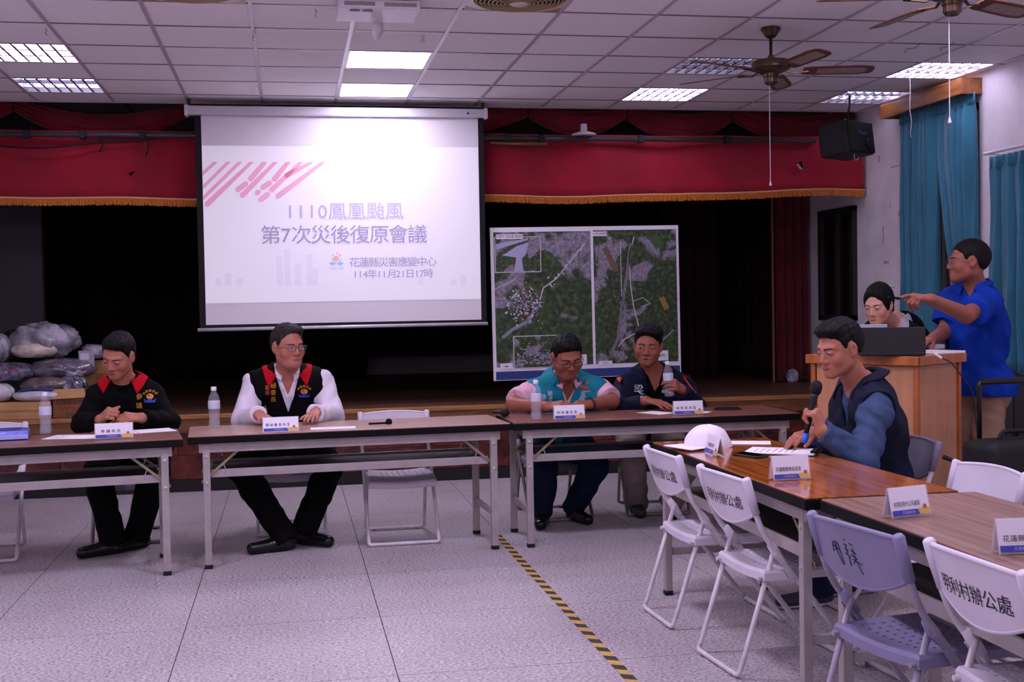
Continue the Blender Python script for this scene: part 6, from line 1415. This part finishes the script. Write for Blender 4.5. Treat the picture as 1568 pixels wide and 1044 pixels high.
# microphone in the left hand
tp_ = np.array(rec['L']['tips'][:4]).mean(0); gp_ = (tp_+np.array(rec['L']['palm']))/2; top = A(1250, 592, float(gp_[1])-.0); ax = nrm(top-gp_); 
t = thing('handheld_microphone', 'black handheld microphone with blue base in the speaker hand', 'microphone'); zz_ = Vector(ax); xx_ = zz_.orthogonal().normalized()
mm = frame(Vector(top)-zz_*.03, xx_, zz_.cross(xx_), zz_); mic_mesh(t, mm); b0 = Vector(top)-zz_*.215
MB().tube([b0-zz_*.045, b0-zz_*.04, b0+zz_*.0], [.011, .0135, .0135], 12).build('blue_base', mat('mic_blue', (40, 100, 220), .4), t, smooth=True)
pq = np.array(rec['R']['tips'][0]); MB().tube([Vector(pq)+Vector((-.02, -.01, .002)), Vector(pq)+Vector((.10, .05, .045))], .005, 8).build('pen', edge_k, label='black pen in the writing hand of the speaker', cat='pen')
# ------------------------------------------------------------------ woman bending over the laptop
sc = .98
H = Head(A(1345, 467, 6.62), (-.74, -.58, -.22), (-.15, -.1, 1), sc=1.0, wide=.94, jaw=.9)
J = finish(dict(F=(-.62, -.78, 0), N=A(1371, 494, 6.78), SL=A(1394, 514, 6.64), SR=A(1338, 506, 6.96), EL=A(1402, 566, 6.56), ER=A(1330, 560, 6.90), WL=A(1385, 556, 6.38), WR=A(1345, 556, 6.62),
     P=A(1408, 545, 7.15), KL=A(1420, 700, 6.95), KR=A(1395, 700, 7.12), AL=A(1425, 780, 7.05), AR=A(1398, 780, 7.2), TL=A(1425, 785, 6.85), TR=A(1398, 785, 7.0), head=H.c), sc)
J['P'][2] = .93; J['HL'][2] = .92; J['HR'][2] = .92
for s in 'LR':
    J['K'+s][2] = .5; J['A'+s][2] = .1; J['T'+s][2] = .03; J['W'+s][2] = max(J['W'+s][2], LT+.085); J['E'+s][2] = max(J['E'+s][2], LT+.06)
root, body, bv, rec = figure('woman in black cardigan bending over the laptop on the lectern', J, H, sc, skin4, dict(L=dict(f=(-.5, -.8, -.25), n=(0, .1, -1), curl=(.4, .4, .4, .4)), R=dict(f=(-.4, -.85, -.25), n=(0, .1, -1), curl=(.4, .4, .4, .4))), girth=.92)
face_parts(H, body, bv, hair_k, open_=.6, brow=.7)
hair_obj(H, root, hair_k, (lambda A_, Y, X: np.interp(Y, [-.15, -.08, -.04, -.015, .01, .03, .042, .058, .08, .11], [-.09, -.085, -.07, -.04, -.035, -.035, .015, .055, .074, .080])-.022*np.clip(A_/.05, 0, 1.3)**2), o=.015, seed=21, extra=lambda X, Y, Z, A_, d: Field.smin(Field.smin(d, Head.ell(X, Y, Z, (0, -.135, -.015), (.038, .032, .040)), .008), Head.ell(X, Y, Z, (0, -.10, -.045), (.05, .035, .05)), .02))
garment(root, 'blouse', J, greyc, h=.009, build=lambda F: torso(F, J, .002, .91, sc), seed=22, cuts=(cut_neck(J, H, .062),))
jk, jb = garment(root, 'cardigan', J, darktee, lambda F: (torso(F, J, .015, .92, sc), [arm(F, J, s, .014, sc, end=.95) for s in 'LR']), seed=23, cuts=(cut_neck(J, H, .068), cut_v(J, .22, .075)))
collar(root, J['N']+UP*.004, (-.2, -.25, 1), J['F'], greyc, jb, name='blouse_collar', ri=.060, th=.04, out=.025, drop=.035, gap=.5, point=.05)
trousers(root, J, blackc, sc, seed=24); shoes(root, J, leather, sc)
# ------------------------------------------------------------------ standing man in blue polo
sc = 1.04
H = Head(A(1482, 400, 6.42), (-.86, .30, .02), (0, 0, 1), sc=1.06, wide=.97)
J = finish(dict(F=(-.80, -.60, 0), N=A(1494, 440, 6.48), SL=A(1512, 464, 6.33), SR=A(1460, 457, 6.64), EL=A(1480, 482, 6.10), ER=A(1448, 508, 6.60), WL=A(1424, 458, 5.98), WR=A(1426, 520, 6.40),
     P=A(1496, 556, 6.55), KL=A(1508, 640, 6.46), KR=A(1490, 640, 6.62), AL=A(1512, 740, 6.5), AR=A(1488, 740, 6.66), TL=A(1500, 750, 6.4), TR=A(1478, 750, 6.56), head=H.c), sc)
J['P'][2] = .93; J['HL'][2] = .92; J['HR'][2] = .92
for s in 'LR': J['K'+s][2] = .5; J['A'+s][2] = .1; J['T'+s][2] = .03
root, body, bv, rec = figure('standing man in royal blue polo pointing a remote toward the screen', J, H, sc, skin3, dict(L=dict(f=(-.95, -.10, .12), n=(.05, .35, -.9), curl=(.22, .95, 1.05, 1.1), thumb=(.2, .4)), R=dict(f=(-.75, -.45, -.12), n=(.1, .1, -1), curl=(.28, .3, .33, .36), thumb=(.5, .3))), h=.0042, girth=.84, bare=True)
face_parts(H, body, bv, hair_b, open_=.8)
hair_obj(H, root, hair_b, male_line(.066), o=.0055, seed=25, amp=.001)
glasses(H, root, mat('frame_metal', (120, 100, 96), .3, metal=.6), lensh=.015)
sh, sb = garment(root, 'polo_shirt', J, bluec, lambda F: (torso(F, J, .012, .86, sc), pelvis(F, J, .040, .92, sc), [arm(F, J, s, .020, sc, upper=.72, flare=.012) for s in 'LR']), h=.006, seed=26, noise=(.008, 44.), cuts=(cut_neck(J, H, .064), cut_v(J, .07, .028), cut_plane(J['P']-UP*.055, (0, 0, -1))))
collar(root, J['N']+UP*.012, (0, 0, 1), J['F'], bluec, sb, ri=.064, th=.045, out=.03, drop=.04, gap=.5, point=.05)
trousers(root, J, khaki, sc, seed=27, waist=.2, flare=.02, o=.009, g=.86); shoes(root, J, leather, sc)
q = np.array(rec['L']['tips'][0]); MB().box(-.06, .012, -.012, .012, -.006, .006, M=frame(Vector(q)+Vector((0, 0, .004)), (1, .1, -.12), (0, 1, 0)), bev=.004).build('presenter_remote', edge_k, label='small black remote in the fingers of the standing man', cat='remote')
